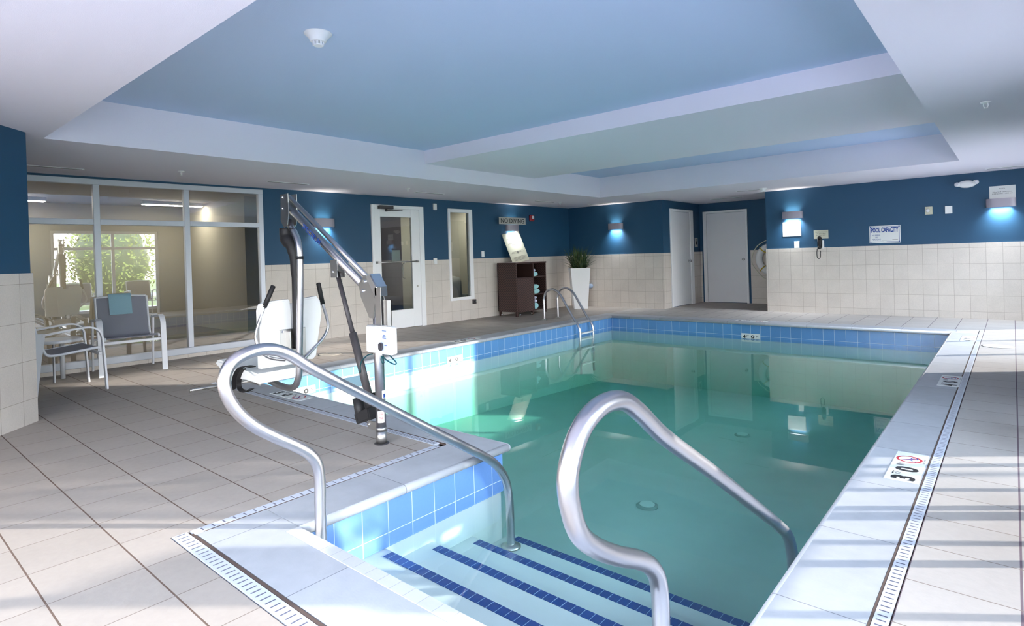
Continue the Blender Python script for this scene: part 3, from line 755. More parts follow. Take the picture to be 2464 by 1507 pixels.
# framed notice board leaning on cabinet top
pb = Vector((-7.85, 9.62, cz)); tb = Vector((-8.13, 9.60, 1.735))
up = (LW(.02, 9.55, 1.735)-LW(.22, 9.66, 1.102)); upn = up.normalized(); h = up.length
M = frame(LW(.22, 9.70, 1.104)+up*.5, LT, upn)
rr = LT - upn*LT.dot(upn); M = frame(LW(.22, 9.70, 1.104)+up*.5, rr, upn)
o = plate('pool_rules_board', 'cream printed rules board leaning on top of the towel cabinet', 'sign', M, .57, h, .008, m_cream)
b = B(); random.seed(3)
for k in range(9):
    y = -h/2+.05+k*.024
    if k in (4,5,6): continue
    ww = random.uniform(.36,.46); b.box(-ww/2, ww/2, y, y+.006, .008, .0088)
for k in range(5):
    y = .06+k*.035; ww = random.uniform(.2,.44); b.box(-ww/2, ww/2, y, y+.008, .008, .0088)
b.build('fine_print', m_grayink, o)
b = B(); b.lathe([(.03,.008),(.03,.0095)], (0,-.115,0), 16); b.build('emblem', m_grayink, o)

# ------------------------------------------------------------------ planter with spiky plant
t = thing('potted_plant', 'spiky green plant in a tall tapered white planter in the far left corner', 'potted plant', (-7.47, 11.18, 0), .655+.08)
b = B(); lo, hi, H = .15, .22, .92
def ring(w, z): return [(-w,-w,z),(w,-w,z),(w,w,z),(-w,w,z)]
R0, R1, R2, R3 = ring(lo,0), ring(hi,H), ring(hi-.02,H), ring(hi-.025,H-.06)
for A, C_ in ((R0,R1),(R1,R2),(R2,R3)):
    for k in range(4): b.face([A[k], A[(k+1)%4], C_[(k+1)%4], C_[k]])
b.face(R0[::-1]); b.build('planter', m_white, t)
b = B(); b.face(ring(hi-.025, H-.055)); b.build('soil', m_soil, t)
b = B(); random.seed(11)
for k in range(260):
    a = random.uniform(0, 2*PI); lean = random.uniform(.15, 1.5); L_ = random.uniform(.40,.62); w_ = random.uniform(.009,.017)
    if max(math.sin(a+.735), -math.cos(a+.735)*.85)*math.sin(min(lean*.9,1.5))*L_ > .36: continue
    base = Vector((random.uniform(-.12,.12), random.uniform(-.12,.12), H-.06)); d0 = Vector((math.cos(a), math.sin(a), 0)); side = Vector((-math.sin(a), math.cos(a), 0))
    prev = None; N_ = 5
    for i in range(N_+1):
        q = i/N_; ln = lean*(.55+.6*q)
        p_ = (base if i == 0 else p_) + ((d0*math.sin(ln)+Vector((0,0,math.cos(ln))))*(L_/N_) if i else Vector((0,0,0)))
        ww = w_*(1-q)**.6+.0008
        cur = (b.bm.verts.new(p_-side*ww), b.bm.verts.new(p_+side*ww))
        if prev:
            f = b.bm.faces.new((prev[0], prev[1], cur[1], cur[0])); f.material_index = 0 if k % 4 else 1
        prev = cur
b.build('foliage', [m_leaf, m_leaf2], t)

# ------------------------------------------------------------------ handrails at the steps
def handrail(label, x, pts, zb, zf, yf):
    t = thing('handrail', label, 'handrail', (x, pts[0][0], zb), 0, 'stainless handrails at the pool entry steps')
    o = Vector((x, pts[0][0], zb))
    P = [Vector((0, y, z))-Vector((0, o.y, o.z)) for y, z in pts]
    b = B(); b.tube(P, .0262, 24, smooth=8); b.build('rail', m_steel, t)
    b = B(); b.lathe([(.062,0),(.062,.008),(.045,.018),(.028,.024)], (0, yf-o.y, zf-o.z), 28); b.build('flange', m_steel2, t)
    b = B(); b.lathe([(.062,0),(.062,.008),(.045,.018),(.028,.024)], (0, 0, 0), 28); b.build('flange', m_steel2, t)
prof = [(1.455,-.312),(1.458,-.10),(1.460,.08),(1.462,.20),(1.452,.285),(1.415,.347),(1.345,.405),(1.25,.470),(1.159,.540),(1.090,.618),(1.050,.700),(1.048,.770),(1.085,.824),(1.16,.852),(1.244,.851),(1.33,.815),(1.439,.735),(1.62,.618),(1.804,.500),(2.073,.328),(2.38,.135),(2.59,.002),(2.69,-.085),(2.755,-.18),(2.785,-.30),(2.79,-.45),(2.79,-.62)]
handrail('stainless steel handrail on the left side of the pool steps', -2.44, prof, -.312, -.62, 2.79)
prof2 = [(1.572,-.312),(1.572,-.10),(1.572,.10),(1.572,.20),(1.556,.275),(1.51,.330),(1.44,.375),(1.34,.425),(1.24,.485),(1.165,.55),(1.13,.63),(1.125,.70),(1.155,.765),(1.21,.812),(1.29,.835),(1.385,.825),(1.475,.775),(1.63,.665),(1.94,.480),(2.32,.245),(2.70,.005),(2.83,-.09),(2.885,-.18),(2.905,-.30),(2.91,-.45),(2.91,-.62)]
handrail('stainless steel handrail on the right side of the pool steps', -.80, prof2, -.312, -.62, 2.90)

# ------------------------------------------------------------------ pool ladder at the far left
t = thing('pool_ladder', 'stainless steel pool ladder in front of the towel cabinet', 'pool ladder', (-6.75, 9.11, 0))
def lt(b): return b.xf(Matrix.Translation((6.75, -9.11, 0)))
for y in (8.89, 9.33):
    b = B(); b.tube([(-6.76,y,0),(-6.76,y,.30),(-6.755,y,.42),(-6.70,y,.53),(-6.60,y,.585),(-6.50,y,.575),(-6.38,y,.49),(-6.22,y,.25),(-6.10,y,.07),(-6.00,y,-.06),(-5.965,y,-.16),(-5.96,y,-.30),(-5.96,y,-.95)], .0215, 16, smooth=6); lt(b).build('rail', m_steel, t)
    b = B(); b.lathe([(.05,0),(.05,.008),(.03,.018),(.022,.022)], (-6.76,y,0), 20); lt(b).build('flange', m_steel2, t)
for z in (-.215, -.50, -.78):
    b = B(); b.box(-5.99, -5.93, 8.90, 9.32, z-.012, z+.012, bev=.004); lt(b).build('ladder_tread', m_wplast, t)

# ------------------------------------------------------------------ depth markers
def no_dive_symbol(parent, cx, cy, r, z):
    b = B(); n = 36
    for k in range(n):
        a, c = 2*PI*k/n, 2*PI*(k+1)/n
        b.face([((cx+math.cos(a)*r), cy+math.sin(a)*r, z), (cx+math.cos(c)*r, cy+math.sin(c)*r, z), (cx+math.cos(c)*r*.80, cy+math.sin(c)*r*.80, z), (cx+math.cos(a)*r*.80, cy+math.sin(a)*r*.80, z)])
    d = r*.62; w = r*.08
    b.face([(cx-d-w, cy+d-w, z), (cx-d+w, cy+d+w, z), (cx+d+w, cy-d+w, z), (cx+d-w, cy-d-w, z)])
    o = b.build('prohibition_ring', m_redink, parent)
    b = B(); z += .0002
    def ln(x0, y0, x1, y1, w=.0035):
        v = Vector((x1-x0, y1-y0, 0)).normalized(); nn = Vector((-v.y, v.x, 0))*w
        b.face([(cx+x0*r-nn.x, cy+y0*r-nn.y, z), (cx+x1*r-nn.x, cy+y1*r-nn.y, z), (cx+x1*r+nn.x, cy+y1*r+nn.y, z), (cx+x0*r+nn.x, cy+y0*r+nn.y, z)])
    ln(-.45,.5,.0,.0); ln(0,0,.35,-.4); ln(0,0,-.4,-.3); ln(.2,-.2,.5,-.05); ln(-.6,-.5,-.3,-.55); ln(.1,-.6,.6,-.55)
    b.build('diver_figure', m_bluink, o)
def depth_marker(label, M, ft, small=False):
    t = thing('depth_marker', label, 'depth marker', (0,0,0), 0, 'pool depth markers'); t.matrix_world = M; t.matrix_local = M
    if not small:
        b = B(); b.box(-.26, .26, -.075, .075, 0, .0018); b.build('plaque', m_paper, t)
        text('numeral', ft, m_ink, Matrix.Translation((-.205,-.005,.002)), t, h=.108, w=.066, bold=.045)
        text('lettering', 'FT', m_ink, Matrix.Translation((-.135,.033,.002)), t, h=.036, w=.045, bold=.01)
        text('numeral', '0', m_ink, Matrix.Translation((-.055,-.005,.002)), t, h=.108, w=.078, bold=.045)
        text('lettering', 'IN', m_ink, Matrix.Translation((.022,.033,.002)), t, h=.036, w=.040, bold=.01)
        no_dive_symbol(t, .13, .005, .062, .0022)
        text('lettering', 'NO DIVING', m_ink, Matrix.Translation((.13,-.066,.002)), t, h=.010, w=.09)
    else:
        b = B(); b.box(-.153, .153, -.035, .05, 0, .004); b.build('plaque', m_paper, t)
        text('numeral', ft, m_ink, Matrix.Translation((-.105,-.002,.0045)), t, h=.055, w=.05, bold=.03)
        text('lettering', 'FT', m_ink, Matrix.Translation((-.048,.006,.0045)), t, h=.032, w=.038, bold=.01)
        text('numeral', '0', m_ink, Matrix.Translation((.035,-.002,.0045)), t, h=.055, w=.06, bold=.04)
        text('lettering', 'IN', m_ink, Matrix.Translation((.105,.006,.0045)), t, h=.032, w=.034, bold=.01)
U = (0,1,0); V = (-1,0,0)
depth_marker('depth marker reading 3 FT 0 IN on the right pool edge', frame((-.462, 3.86, 0), U, V), '3')
depth_marker('depth marker reading 4 FT 0 IN on the right pool edge', frame((-.445, 6.50, 0), U, V), '4')
depth_marker('faint depth marker near the far right pool corner', frame((-.45, 9.5, 0), U, V), '4')
depth_marker('3 FT 0 IN depth marker on the near left deck edge under the lift seat', frame((-5.06, 2.765, 0), (1,0,0), (0,1,0)), '3')
depth_marker('faint depth marker on the left pool edge before the glass door', frame((-6.2, 6.2, 0), (0,1,0), (-1,0,0)), '4')
depth_marker('faint depth marker on the far pool edge', frame((-3.4, 10.3, 0), (1,0,0), (0,1,0)), '4')
depth_marker('waterline depth tile on the far pool wall', frame((-3.375, fy1, -.248), (1,0,0), (0,0,1)), '4', True)
depth_marker('waterline depth tile on the left pool wall before the glass door', frame((fx0, 5.835, -.225), (0,1,0), (0,0,1)), '4', True)
depth_marker('waterline depth tile under the lift seat on the left pool wall', frame((fx0, 3.46, -.225), (0,1,0), (0,0,1)), '3', True)

# skimmer mouth, skimmer lids, floor drains
t = thing('skimmer', 'dark skimmer opening in the tiled left pool wall behind the lift', 'skimmer', (fx0, 4.15, -.2))
b = B(); b.box(-.004, .004, -.21, .21, -.13, .05); b.build('faceplate', m_white, t)
b = B(); b.box(.004, .006, -.18, .18, -.11, .03); b.build('skimmer_mouth', mat('skimmer_dark', lin(26,70,92), .6), t)
for i, (x, y, la) in enumerate(((-6.86, 4.32, 'round skimmer lid in the left deck behind the lift seat'), (-.155, 8.93, 'round skimmer lid in the bright far right deck'))):
    t = thing('deck_cover', la, 'lid', (x, y, 0), 0, 'round deck lids')
    b = B(); b.lathe([(.15,0),(.15,.0025),(.145,.003)], (0,0,0), 36); b.build('lid_rim', mat('lid_ring_grey', lin(120,112,104), .6), t)
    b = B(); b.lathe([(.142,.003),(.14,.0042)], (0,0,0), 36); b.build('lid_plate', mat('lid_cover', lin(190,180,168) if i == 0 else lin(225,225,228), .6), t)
    b = B(); b.box(-.04, .04, -.006, .006, .0042, .005); b.build('finger_slot', m_dark, t)
for (x, y, la) in ((-2.52, 4.75, 'round main drain on the pool floor beyond the right handrail'), (-2.66, 7.6, 'farther round main drain on the pool floor')):
    z = -1.0-.25*(y-3.2)/6.965
    t = thing('main_drain', la, 'drain', (x, y, z), 0, 'round pool floor drains')
    b = B(); b.lathe([(.095,0),(.095,.012),(.075,.02)], (0,0,0), 32); b.build('drain_rim', mat('drain_rim_grey', lin(150,165,165), .6), t)
    b = B(); b.lathe([(.068,.02),(.066,.026)], (0,0,0), 32); b.build('drain_cover', mat('drain_cover_white', lin(215,225,225), .6), t)

# ------------------------------------------------------------------ ceiling fittings
def sprinkler(label, x, y):
    t = thing('sprinkler_head', label, 'sprinkler', (x, y, CEIL), 0, 'white ceiling sprinkler heads')
    b = B(); b.lathe([(.035,.004),(.035,-.006),(.02,-.012)], (0,0,0), 20); b.build('escutcheon', m_wplast, t)
    b = B(); b.tube([(-.012,0,-.01),(-.014,0,-.035),(0,0,-.05),(.014,0,-.035),(.012,0,-.01)], .004, 8, smooth=3); b.lathe([(.014,-.05),(.014,-.053)], (0,0,0), 14); b.build('deflector', m_wplast, t)
sprinkler('white sprinkler head above the left window', -7.38, 2.744)
sprinkler('white sprinkler head just left of the glass door, near the wall', -7.153, 5.974)
sprinkler('white sprinkler head in the far left ceiling corner', -7.238, 10.192)
sprinkler('white sprinkler head in the ceiling at the upper right', -.144, 6.087)
def smoke(label, x, y, z, k=1):
    t = thing('smoke_detector', label, 'smoke detector', (x, y, z), 0, 'ceiling smoke detectors')
    b = B(); b.lathe([(.092*k,0),(.088*k,-.006),(.078*k,-.012),(.072*k,-.022),(.06*k,-.032),(.055*k,-.048),(.048*k,-.056)], (0,0,0), 36); b.build('base', m_wplast, t)
    b = B()
    for q in range(8):
        a = q*PI/4; b.box(.030*k*math.cos(a)-.006, .030*k*math.cos(a)+.006, .030*k*math.sin(a)-.006, .030*k*math.sin(a)+.006, -.078*k, -.056*k)
    b.lathe([(.036*k,-.074*k),(.030*k,-.082*k)], (0,0,0), 20); b.build('sensor_cage', m_wplast, t)
smoke('white smoke detector on the blue recessed ceiling', -3.46, 2.165, RT)
smoke('white smoke detector on the ceiling by the far wall corner', -3.46, 11.30, CEIL, .8)
def vent(label, x0, y0, x1, y1):
    t = thing('slot_vent', label, 'vent', ((x0+x1)/2, (y0+y1)/2, CEIL), math.atan2(y1-y0, x1-x0), 'linear ceiling slot vents'); L2 = math.hypot(x1-x0, y1-y0)/2
    b = B(); b.box(-L2, L2, -.035, .035, -.006, 0, bev=.002); b.build('vent_frame', m_white, t)
    b = B(); b.box(-L2+.02, L2-.02, -.012, .012, -.0075, -.006); b.build('vent_slot', m_dark, t)
vent('linear ceiling slot vent above the left window by the angled wall', -7.88, 1.25, -7.86, 1.90)
vent('linear ceiling slot vent above the right end of the left window', -7.62, 3.91, -7.60, 4.52)
vent('linear ceiling slot vent above the narrow window', -7.47, 6.39, -7.45, 7.02)
vent('linear ceiling slot vent above the towel cabinet', -7.32, 9.41, -7.30, 10.07)
vent('linear ceiling slot vent in front of the far left wall', -7.20, 11.25, -6.56, 11.25)
vent('linear ceiling slot vent near the far wall corner', -4.0, 11.45, -3.45, 11.45)
vent('linear ceiling slot vent above the alcove doors', -5.0, 12.7, -4.3, 12.7)
vent('linear ceiling slot vent above the pool hours sign', -.30, 11.62, .25, 11.62)

# ------------------------------------------------------------------ patio chairs and side table
def patio_chair(label, p, rz, w=.62):
    """local: faces +y, seat centre near the origin"""
    t = thing('patio_chair', label, 'chair', p, rz, 'white framed sling patio chairs')
    W = w/2
    for sgn in (-1, 1):
        a = sgn*W; a0, a1 = (a-.028, a+.028)
        b = B(); b.ribbon([(-.20,.600),(-.08,.618),(.10,.640),(.19,.640),(.25,.610),(.283,.55),(.292,.45),(.305,.22),(.315,0)], .016, a0, a1, 'X', smooth=6); b.build('front_leg', m_wmetal, t)
        b = B(); b.ribbon([(-.215,.62),(-.225,.48),(-.235,.36),(-.268,0)], [.085,.035], a0+.018, a1-.018, 'X', smooth=5); b.build('rear_leg', m_wmetal, t)
        b = B(); ai = sgn*(W-.045)
        b.tube([(ai,-.30,.87),(ai,-.275,.78),(ai,-.235,.62),(ai,-.19,.47),(ai,-.155,.405),(ai,-.08,.393),(ai,.10,.410),(ai,.24,.425),(ai,.275,.418),(ai,.285,.395)], .013, 10, smooth=5); b.build('side_rail', m_wmetal, t)
    b = B(); b.box(-W, W, .255, .285, .355, .385, bev=.004); b.build('front_rail', m_wmetal, t)
    b = B(); b.box(-W, W, -.25, -.225, .36, .39, bev=.004); b.build('rear_rail', m_wmetal, t)
    b = B(); b.tube([(-(W-.045),-.30,.87),(0,-.315,.885),(W-.045,-.30,.87)], .011, 10, smooth=5); b.build('top_rail', m_wmetal, t)
    b = B(); b.ribbon([(-.298,.865),(-.27,.78),(-.232,.62),(-.187,.47),(-.15,.408),(-.08,.397),(.10,.412),(.24,.428),(.27,.42)], .006, -(W-.05), W-.05, 'X', smooth=6); b.build('sling', m_sling, t)
    return t
patio_chair('white framed sling chair by the window side, seen only mirrored in the left glass', (.60, 3.45, 0), PI/2, .62)
patio_chair('second white framed sling chair by the window side, mirrored in the left glass', (.60, 4.75, 0), PI/2, .62)
c1 = patio_chair('white framed grey sling chair against the window with a towel on its back', (-8.035, 2.325, 0), -PI/2-.10, .63)
patio_chair('white framed grey sling chair half hidden behind the angled wall', (-7.315, 1.51, 0), 0, .64)
# towel over the first chair's backrest
b = B(); b.ribbon([(-.325,.70),(-.33,.84),(-.322,.898),(-.296,.900),(-.272,.84),(-.225,.66)], .014, -.10, .135, 'X', smooth=5)
o = b.build('hanging_towel', m_towel, None, (-8.035, 2.325, 0), -PI/2-.10); tag(o, 'blue towel hanging over the back of the patio chair', 'towel')
t = thing('side_table', 'low round white side table between the two patio chairs', 'table', (-7.93, 1.60, 0))
b = B(); b.lathe([(.23,.435),(.245,.44),(.245,.465),(.23,.47)], (0,0,0), 36); b.build('table_top', m_wmetal, t)
b = B(); b.box(.0, .06, -.03, -.018, 0, .436); b.xf(Matrix.Translation((-.0,.0,0))); b.build('leg', m_wmetal, t)
for x, y in ((-.19, .10), (-.12, -.17)):
    b = B(); b.cyl((x, y, 0), (x, y, .436), .024, 16); b.build('leg', m_wmetal, t)

# ------------------------------------------------------------------ pool lift
Y0 = 2.39
t = thing('pool_lift', 'stainless steel pool lift with hanging white seat on the near left deck', 'pool lift', (-3.21, Y0, 0))
def lf(b): return b.xf(Matrix.Translation((3.21, -Y0, 0)))
b = B(); b.cyl((-3.21,Y0,.11), (-3.21,Y0,1.03), .0335, 28); lf(b).build('post', m_steel, t)
b = B(); b.cyl((-3.21,Y0,0), (-3.21,Y0,.085), .036, 28); b.cyl((-3.21,Y0,.088), (-3.21,Y0,.112), .0365, 28); lf(b).build('post_socket', m_steel2, t)
b = B(); b.lathe([(.050,.0),(.049,.003),(.040,.004)], (-3.21,Y0,0), 28); lf(b).build('base_ring', m_dark, t)
# arms
b = B(); b.cyl((-4.31,Y0,1.665), (-3.30,Y0,1.02), .030, 22); arm = lf(b).build('lower_arm', m_steel, t)
b = B(); b.cyl((-4.30,Y0,1.745), (-3.27,Y0,1.085), .0175, 18); lf(b).build('upper_arm', m_steel, t)
# lettering on the arm, slightly proud of the tube, facing the pool deck
ax_ = Vector((1.01, 0, -.645)).normalized(); mid = Vector((-4.31,Y0,1.665)).lerp(Vector((-3.30,Y0,1.02)), .36)
camdir = (Vector((-.4,-1,.0))).normalized(); nn = Vector((0,-1,0)); upv = nn.cross(ax_)
Mx = frame(mid+nn*.0305-Vector((-3.21,Y0,0)), ax_, upv)
text('lettering', 'SPECTRUM', m_bluink, Mx, t, h=.042, w=.27, bold=.03)
# head bracket at the mast, side plates
for dy in (-.036, .036):
    b = B(); b.prism([(-4.365,1.765),(-4.255,1.765),(-4.255,1.60),(-4.275,1.52),(-4.325,1.50),(-4.375,1.56)], Y0+dy-.003, Y0+dy+.003, 'Y'); lf(b).build('bracket_plate', m_steel2, t)
for x, z in ((-4.335,1.742),(-4.34,1.655)):
    b = B(); b.cyl((x,Y0-.048,z), (x,Y0+.048,z), .009, 10); lf(b).build('bolt', m_chrome, t)
for dy in (-.036, .036):
    b = B(); b.prism([(-3.36,1.07),(-3.285,1.13),(-3.22,1.09),(-3.18,.96),(-3.20,.84),(-3.25,.84),(-3.34,.98)], Y0+dy-.003, Y0+dy+.003, 'Y'); lf(b).build('bracket_plate', m_steel2, t)
for x, z in ((-3.29,1.085),(-3.315,1.02)):
    b = B(); b.cyl((x,Y0-.05,z), (x,Y0+.05,z), .011, 10); lf(b).build('bolt', m_chrome, t)
b = B(); b.prism([(-3.275,1.12),(-3.225,1.135),(-3.155,1.05),(-3.150,.985),(-3.19,.99)], Y0-.045, Y0+.045, 'Y', bev=.006); lf(b).build('head_cover', m_chrome, t)
# mast
b = B(); b.tube([(-4.33,Y0,1.56),(-4.285,Y0,1.505),(-4.235,Y0,1.45),(-4.195,Y0,1.385),(-4.178,Y0,1.30),(-4.18,Y0,1.10),(-4.21,Y0,.70),(-4.235,Y0,.43),(-4.25,Y0,.33),(-4.30,Y0,.255),(-4.39,Y0,.225),(-4.52,Y0,.225),(-4.72,Y0,.245)], .0262, 20, smooth=6); lf(b).build('mast', m_steel, t)
b = B(); b.tube([(-4.37,Y0+.0,1.50),(-4.36,Y0,1.42),(-4.30,Y0+.01,1.36),(-4.275,Y0+.02,1.25),(-4.27,Y0+.02,1.0),(-4.285,Y0+.02,.70),(-4.30,Y0+.02,.55)], [.05,.055,.05,.042,.036,.034,.03], 14, smooth=5); lf(b).build('cover_sleeve', m_black, t)
for x, z in ((-4.265,1.485),(-4.178,1.262)):
    b = B(); b.lathe([(.0295,-.012),(.0295,.012)], (x,Y0,z), 18); lf(b).build('strap_band', m_black, t)
# seat: bench and backrest
b = B(); b.prism([(-4.40,.30),(-4.42,.375),(-4.55,.385),(-4.88,.395),(-5.09,.425),(-5.15,.41),(-5.13,.37),(-4.98,.335),(-4.74,.31)], 2.13, 2.50, 'Y', bev=.018); lf(b).build('seat', m_wplast, t)
b = B()
b.prism([(2.132,.425),(2.132,.865),(2.15,.915),(2.19,.93),(2.37,.938),(2.385,.92),(2.385,.84),(2.37,.72),(2.38,.56),(2.41,.45),(2.40,.42)], -4.395, -4.325, 'X', bev=.012)
b.prism([(2.41,.45),(2.44,.52),(2.47,.72),(2.47,.93),(2.62,.945),(2.655,.90),(2.655,.80),(2.60,.46),(2.57,.435)], -4.395, -4.325, 'X', bev=.012)
b.box(-4.41, -4.37, 2.30, 2.50, .45, .90)
lf(b).build('backrest', m_wplast, t)
b = B(); b.box(-4.318, -4.312, 2.275, 2.50, .48, .705, bev=.004); b.box(-4.318, -4.25, 2.33, 2.337, .48, .69); lf(b).build('mounting_bracket', m_steel2, t)
b = B(); b.cyl((-4.312,2.30,.69), (-4.302,2.30,.69), .010, 10); lf(b).build('bolt', m_chrome, t)
for pts, gp in (([(-4.30,2.31,.47),(-4.32,2.20,.50),(-4.33,2.13,.56),(-4.34,2.105,.64),(-4.34,2.11,.72),(-4.335,2.175,.895)], [(-4.335,2.172,.888),(-4.33,2.25,1.052)]),
                ([(-4.30,2.47,.455),(-4.32,2.58,.53),(-4.33,2.66,.59),(-4.34,2.715,.66),(-4.34,2.72,.73),(-4.335,2.672,.885)], [(-4.335,2.675,.875),(-4.33,2.638,1.052)])):
    b = B(); b.tube(pts, .0125, 12, smooth=5); a = lf(b).build('armrest', m_steel, t)
    b = B(); b.tube([gp[0], [gp[0][i]*.02+gp[1][i]*.98 for i in range(3)], gp[1]], [.0185,.0185,.014], 14); lf(b).build('grip', m_black, a)
# footrest, belt
b = B(); b.tube([(-4.70,2.30,.235),(-4.86,2.30,.235),(-4.91,2.25,.236),(-4.92,2.16,.236),(-4.92,1.84,.242)], .012, 12, smooth=4); b.lathe([(.013,0),(.018,.004)], (-4.92,1.835,.242), 12, axis='Y'); lf(b).build('footrest', m_steel2, t)
b = B(); b.ribbon([(-4.42,.435),(-4.52,.432),(-4.63,.405),(-4.70,.35),(-4.75,.27),(-4.785,.215)], .006, 2.085, 2.135, 'Y', smooth=5); lf(b).build('seat_belt', m_black, t)
b = B(); b.ribbon([(-4.60,.40),(-4.67,.33),(-4.69,.26),(-4.65,.225),(-4.56,.225),(-4.47,.26)], .006, 2.10, 2.14, 'Y', smooth=5); lf(b).build('seat_belt', m_black, t)
# actuator
d = (Vector((-3.302,Y0,.215))-Vector((-3.672,Y0,1.148))).normalized()
def at(k): return Vector((-3.672,Y0,1.148))+d*k
b = B(); b.cyl(at(0), at(.50), .0165, 16); lf(b).build('actuator_rod', m_dark, t)
b = B(); b.tube([at(.46), at(.93)], [.033,.033], 4); lf(b).build('actuator_housing', m_grayact, t)
b = B(); b.box(-3.70, -3.62, Y0-.035, Y0-.029, 1.11, 1.235); b.box(-3.70, -3.62, Y0+.029, Y0+.035, 1.11, 1.235); b.cyl((-3.672,Y0-.042,1.15), (-3.672,Y0+.042,1.15), .010, 10); lf(b).build('actuator_bracket', m_steel2, t)
b = B(); b.cyl((-3.455,Y0-.01,.275), (-3.415,Y0-.01,.13), .036, 24); lf(b).build('motor', m_black, t)
b = B(); b.cyl(at(.90), at(.99), .045, 24); b.prism([(-3.46,.165),(-3.30,.235),(-3.275,.16),(-3.43,.10)], Y0-.045, Y0+.045, 'Y', bev=.008); lf(b).build('gearbox', m_black, t)
b = B(); b.box(-3.33, -3.21, Y0-.02, Y0-.014, .085, .14); b.cyl((-3.32,Y0-.03,.115), (-3.32,Y0+.03,.115), .010, 10); lf(b).build('actuator_bracket', m_steel2, t)
# control box with panel, knob, bracket plates
b = B(); b.box(-3.225, -2.962, Y0-.092, Y0-.036, .622, .80, bev=.008, seg=2); box = lf(b).build('battery_box', m_wplast, t)
b = B(); b.box(-3.062, -2.988, Y0-.0935, Y0-.092, .645, .782); lf(b).build('control_label', mat('label_pale_blue', lin(196,208,238), .5), box)
oo = Vector((-3.21, Y0, 0))
b = B()
for k, (a_, c_) in enumerate(((.772,.020),(.744,.012),(.735,.016),(.726,.018),(.680,.012))): b.box(-3.025-c_+(.012 if k == 4 else 0), -3.025+c_+(.012 if k == 4 else 0), Y0-.0942, Y0-.0935, a_, a_+.004)
lf(b).build('fine_print', m_bluink, box)
b = B(); b.box(-3.064, -3.034, Y0-.120, Y0-.0935, .648, .70, bev=.008, seg=2); lf(b).build('knob', m_dark, box)
b = B(); b.box(-3.175, -3.115, Y0-.045, Y0-.040, .80, 1.045); b.box(-3.175, -3.03, Y0-.030, Y0-.025, .80, .965); b.box(-3.035, -3.03, Y0-.060, Y0-.025, .80, .965); lf(b).build('box_bracket', m_steel2, t)
b = B(); b.tube([(-3.115,Y0-.04,.595),(-3.07,Y0-.05,.58),(-3.00,Y0-.05,.56),(-2.965,Y0-.05,.565),(-2.985,Y0-.05,.585),(-3.04,Y0-.05,.615),(-3.045,Y0-.06,.63)], .0045, 8, smooth=5)
lf(b).build('cable', m_teal, t); b = B(); b.tube([(-3.12,Y0-.04,.60),(-3.12,Y0-.045,.575),(-3.105,Y0-.045,.555)], .010, 8)
lf(b).build('cable', m_teal, t); b = B(); b.tube([(-3.24,Y0-.03,.60),(-3.29,Y0-.04,.585),(-3.36,Y0-.04,.53),(-3.385,Y0-.03,.46)], .0045, 8, smooth=5); lf(b).build('cable', m_teal, t)
# stickers on the post
def sticker(z0, z1, a0, a1, m, par=t):
    b = B(); n = 8; r = .0342
    for k in range(n):
        p0, p1 = a0+(a1-a0)*k/n, a0+(a1-a0)*(k+1)/n
        b.face([(r*math.cos(p0), r*math.sin(p0), z0), (r*math.cos(p1), r*math.sin(p1), z0), (r*math.cos(p1), r*math.sin(p1), z1), (r*math.cos(p0), r*math.sin(p0), z1)])
    return b.build('sticker', m, par)
va = math.atan2(-2.39, 3.21)
s1_ = sticker(.146, .222, va-.65, va+.75, m_paper); s2_ = sticker(.305, .358, va+.35, va+1.25, m_paper)
b = B()
for k, (zz, w0, w1) in enumerate(((.212,-.4,.55), (.203,-.35,.5), (.190,-.35,.45), (.180,-.35,.4), (.170,-.3,.4))):
    for a in (w0,):
        n = 6; r = .0345
        for q in range(n):
            p0, p1 = va+w0+(w1-w0)*q/n, va+w0+(w1-w0)*(q+1)/n
            b.face([(r*math.cos(p0), r*math.sin(p0), zz), (r*math.cos(p1), r*math.sin(p1), zz), (r*math.cos(p1), r*math.sin(p1), zz+.003), (r*math.cos(p0), r*math.sin(p0), zz+.003)])
b.build('fine_print', m_redink, s1_)
b = B(); r = .0346
for q in range(5):
    p0, p1 = va+.62+.5*q/5, va+.62+.5*(q+1)/5
    b.face([(r*math.cos(p0), r*math.sin(p0), .310), (r*math.cos(p1), r*math.sin(p1), .310), (r*math.cos(p1), r*math.sin(p1), .335), (r*math.cos(p0), r*math.sin(p0), .335)])
b.build('warning_block', m_bluink, s2_)

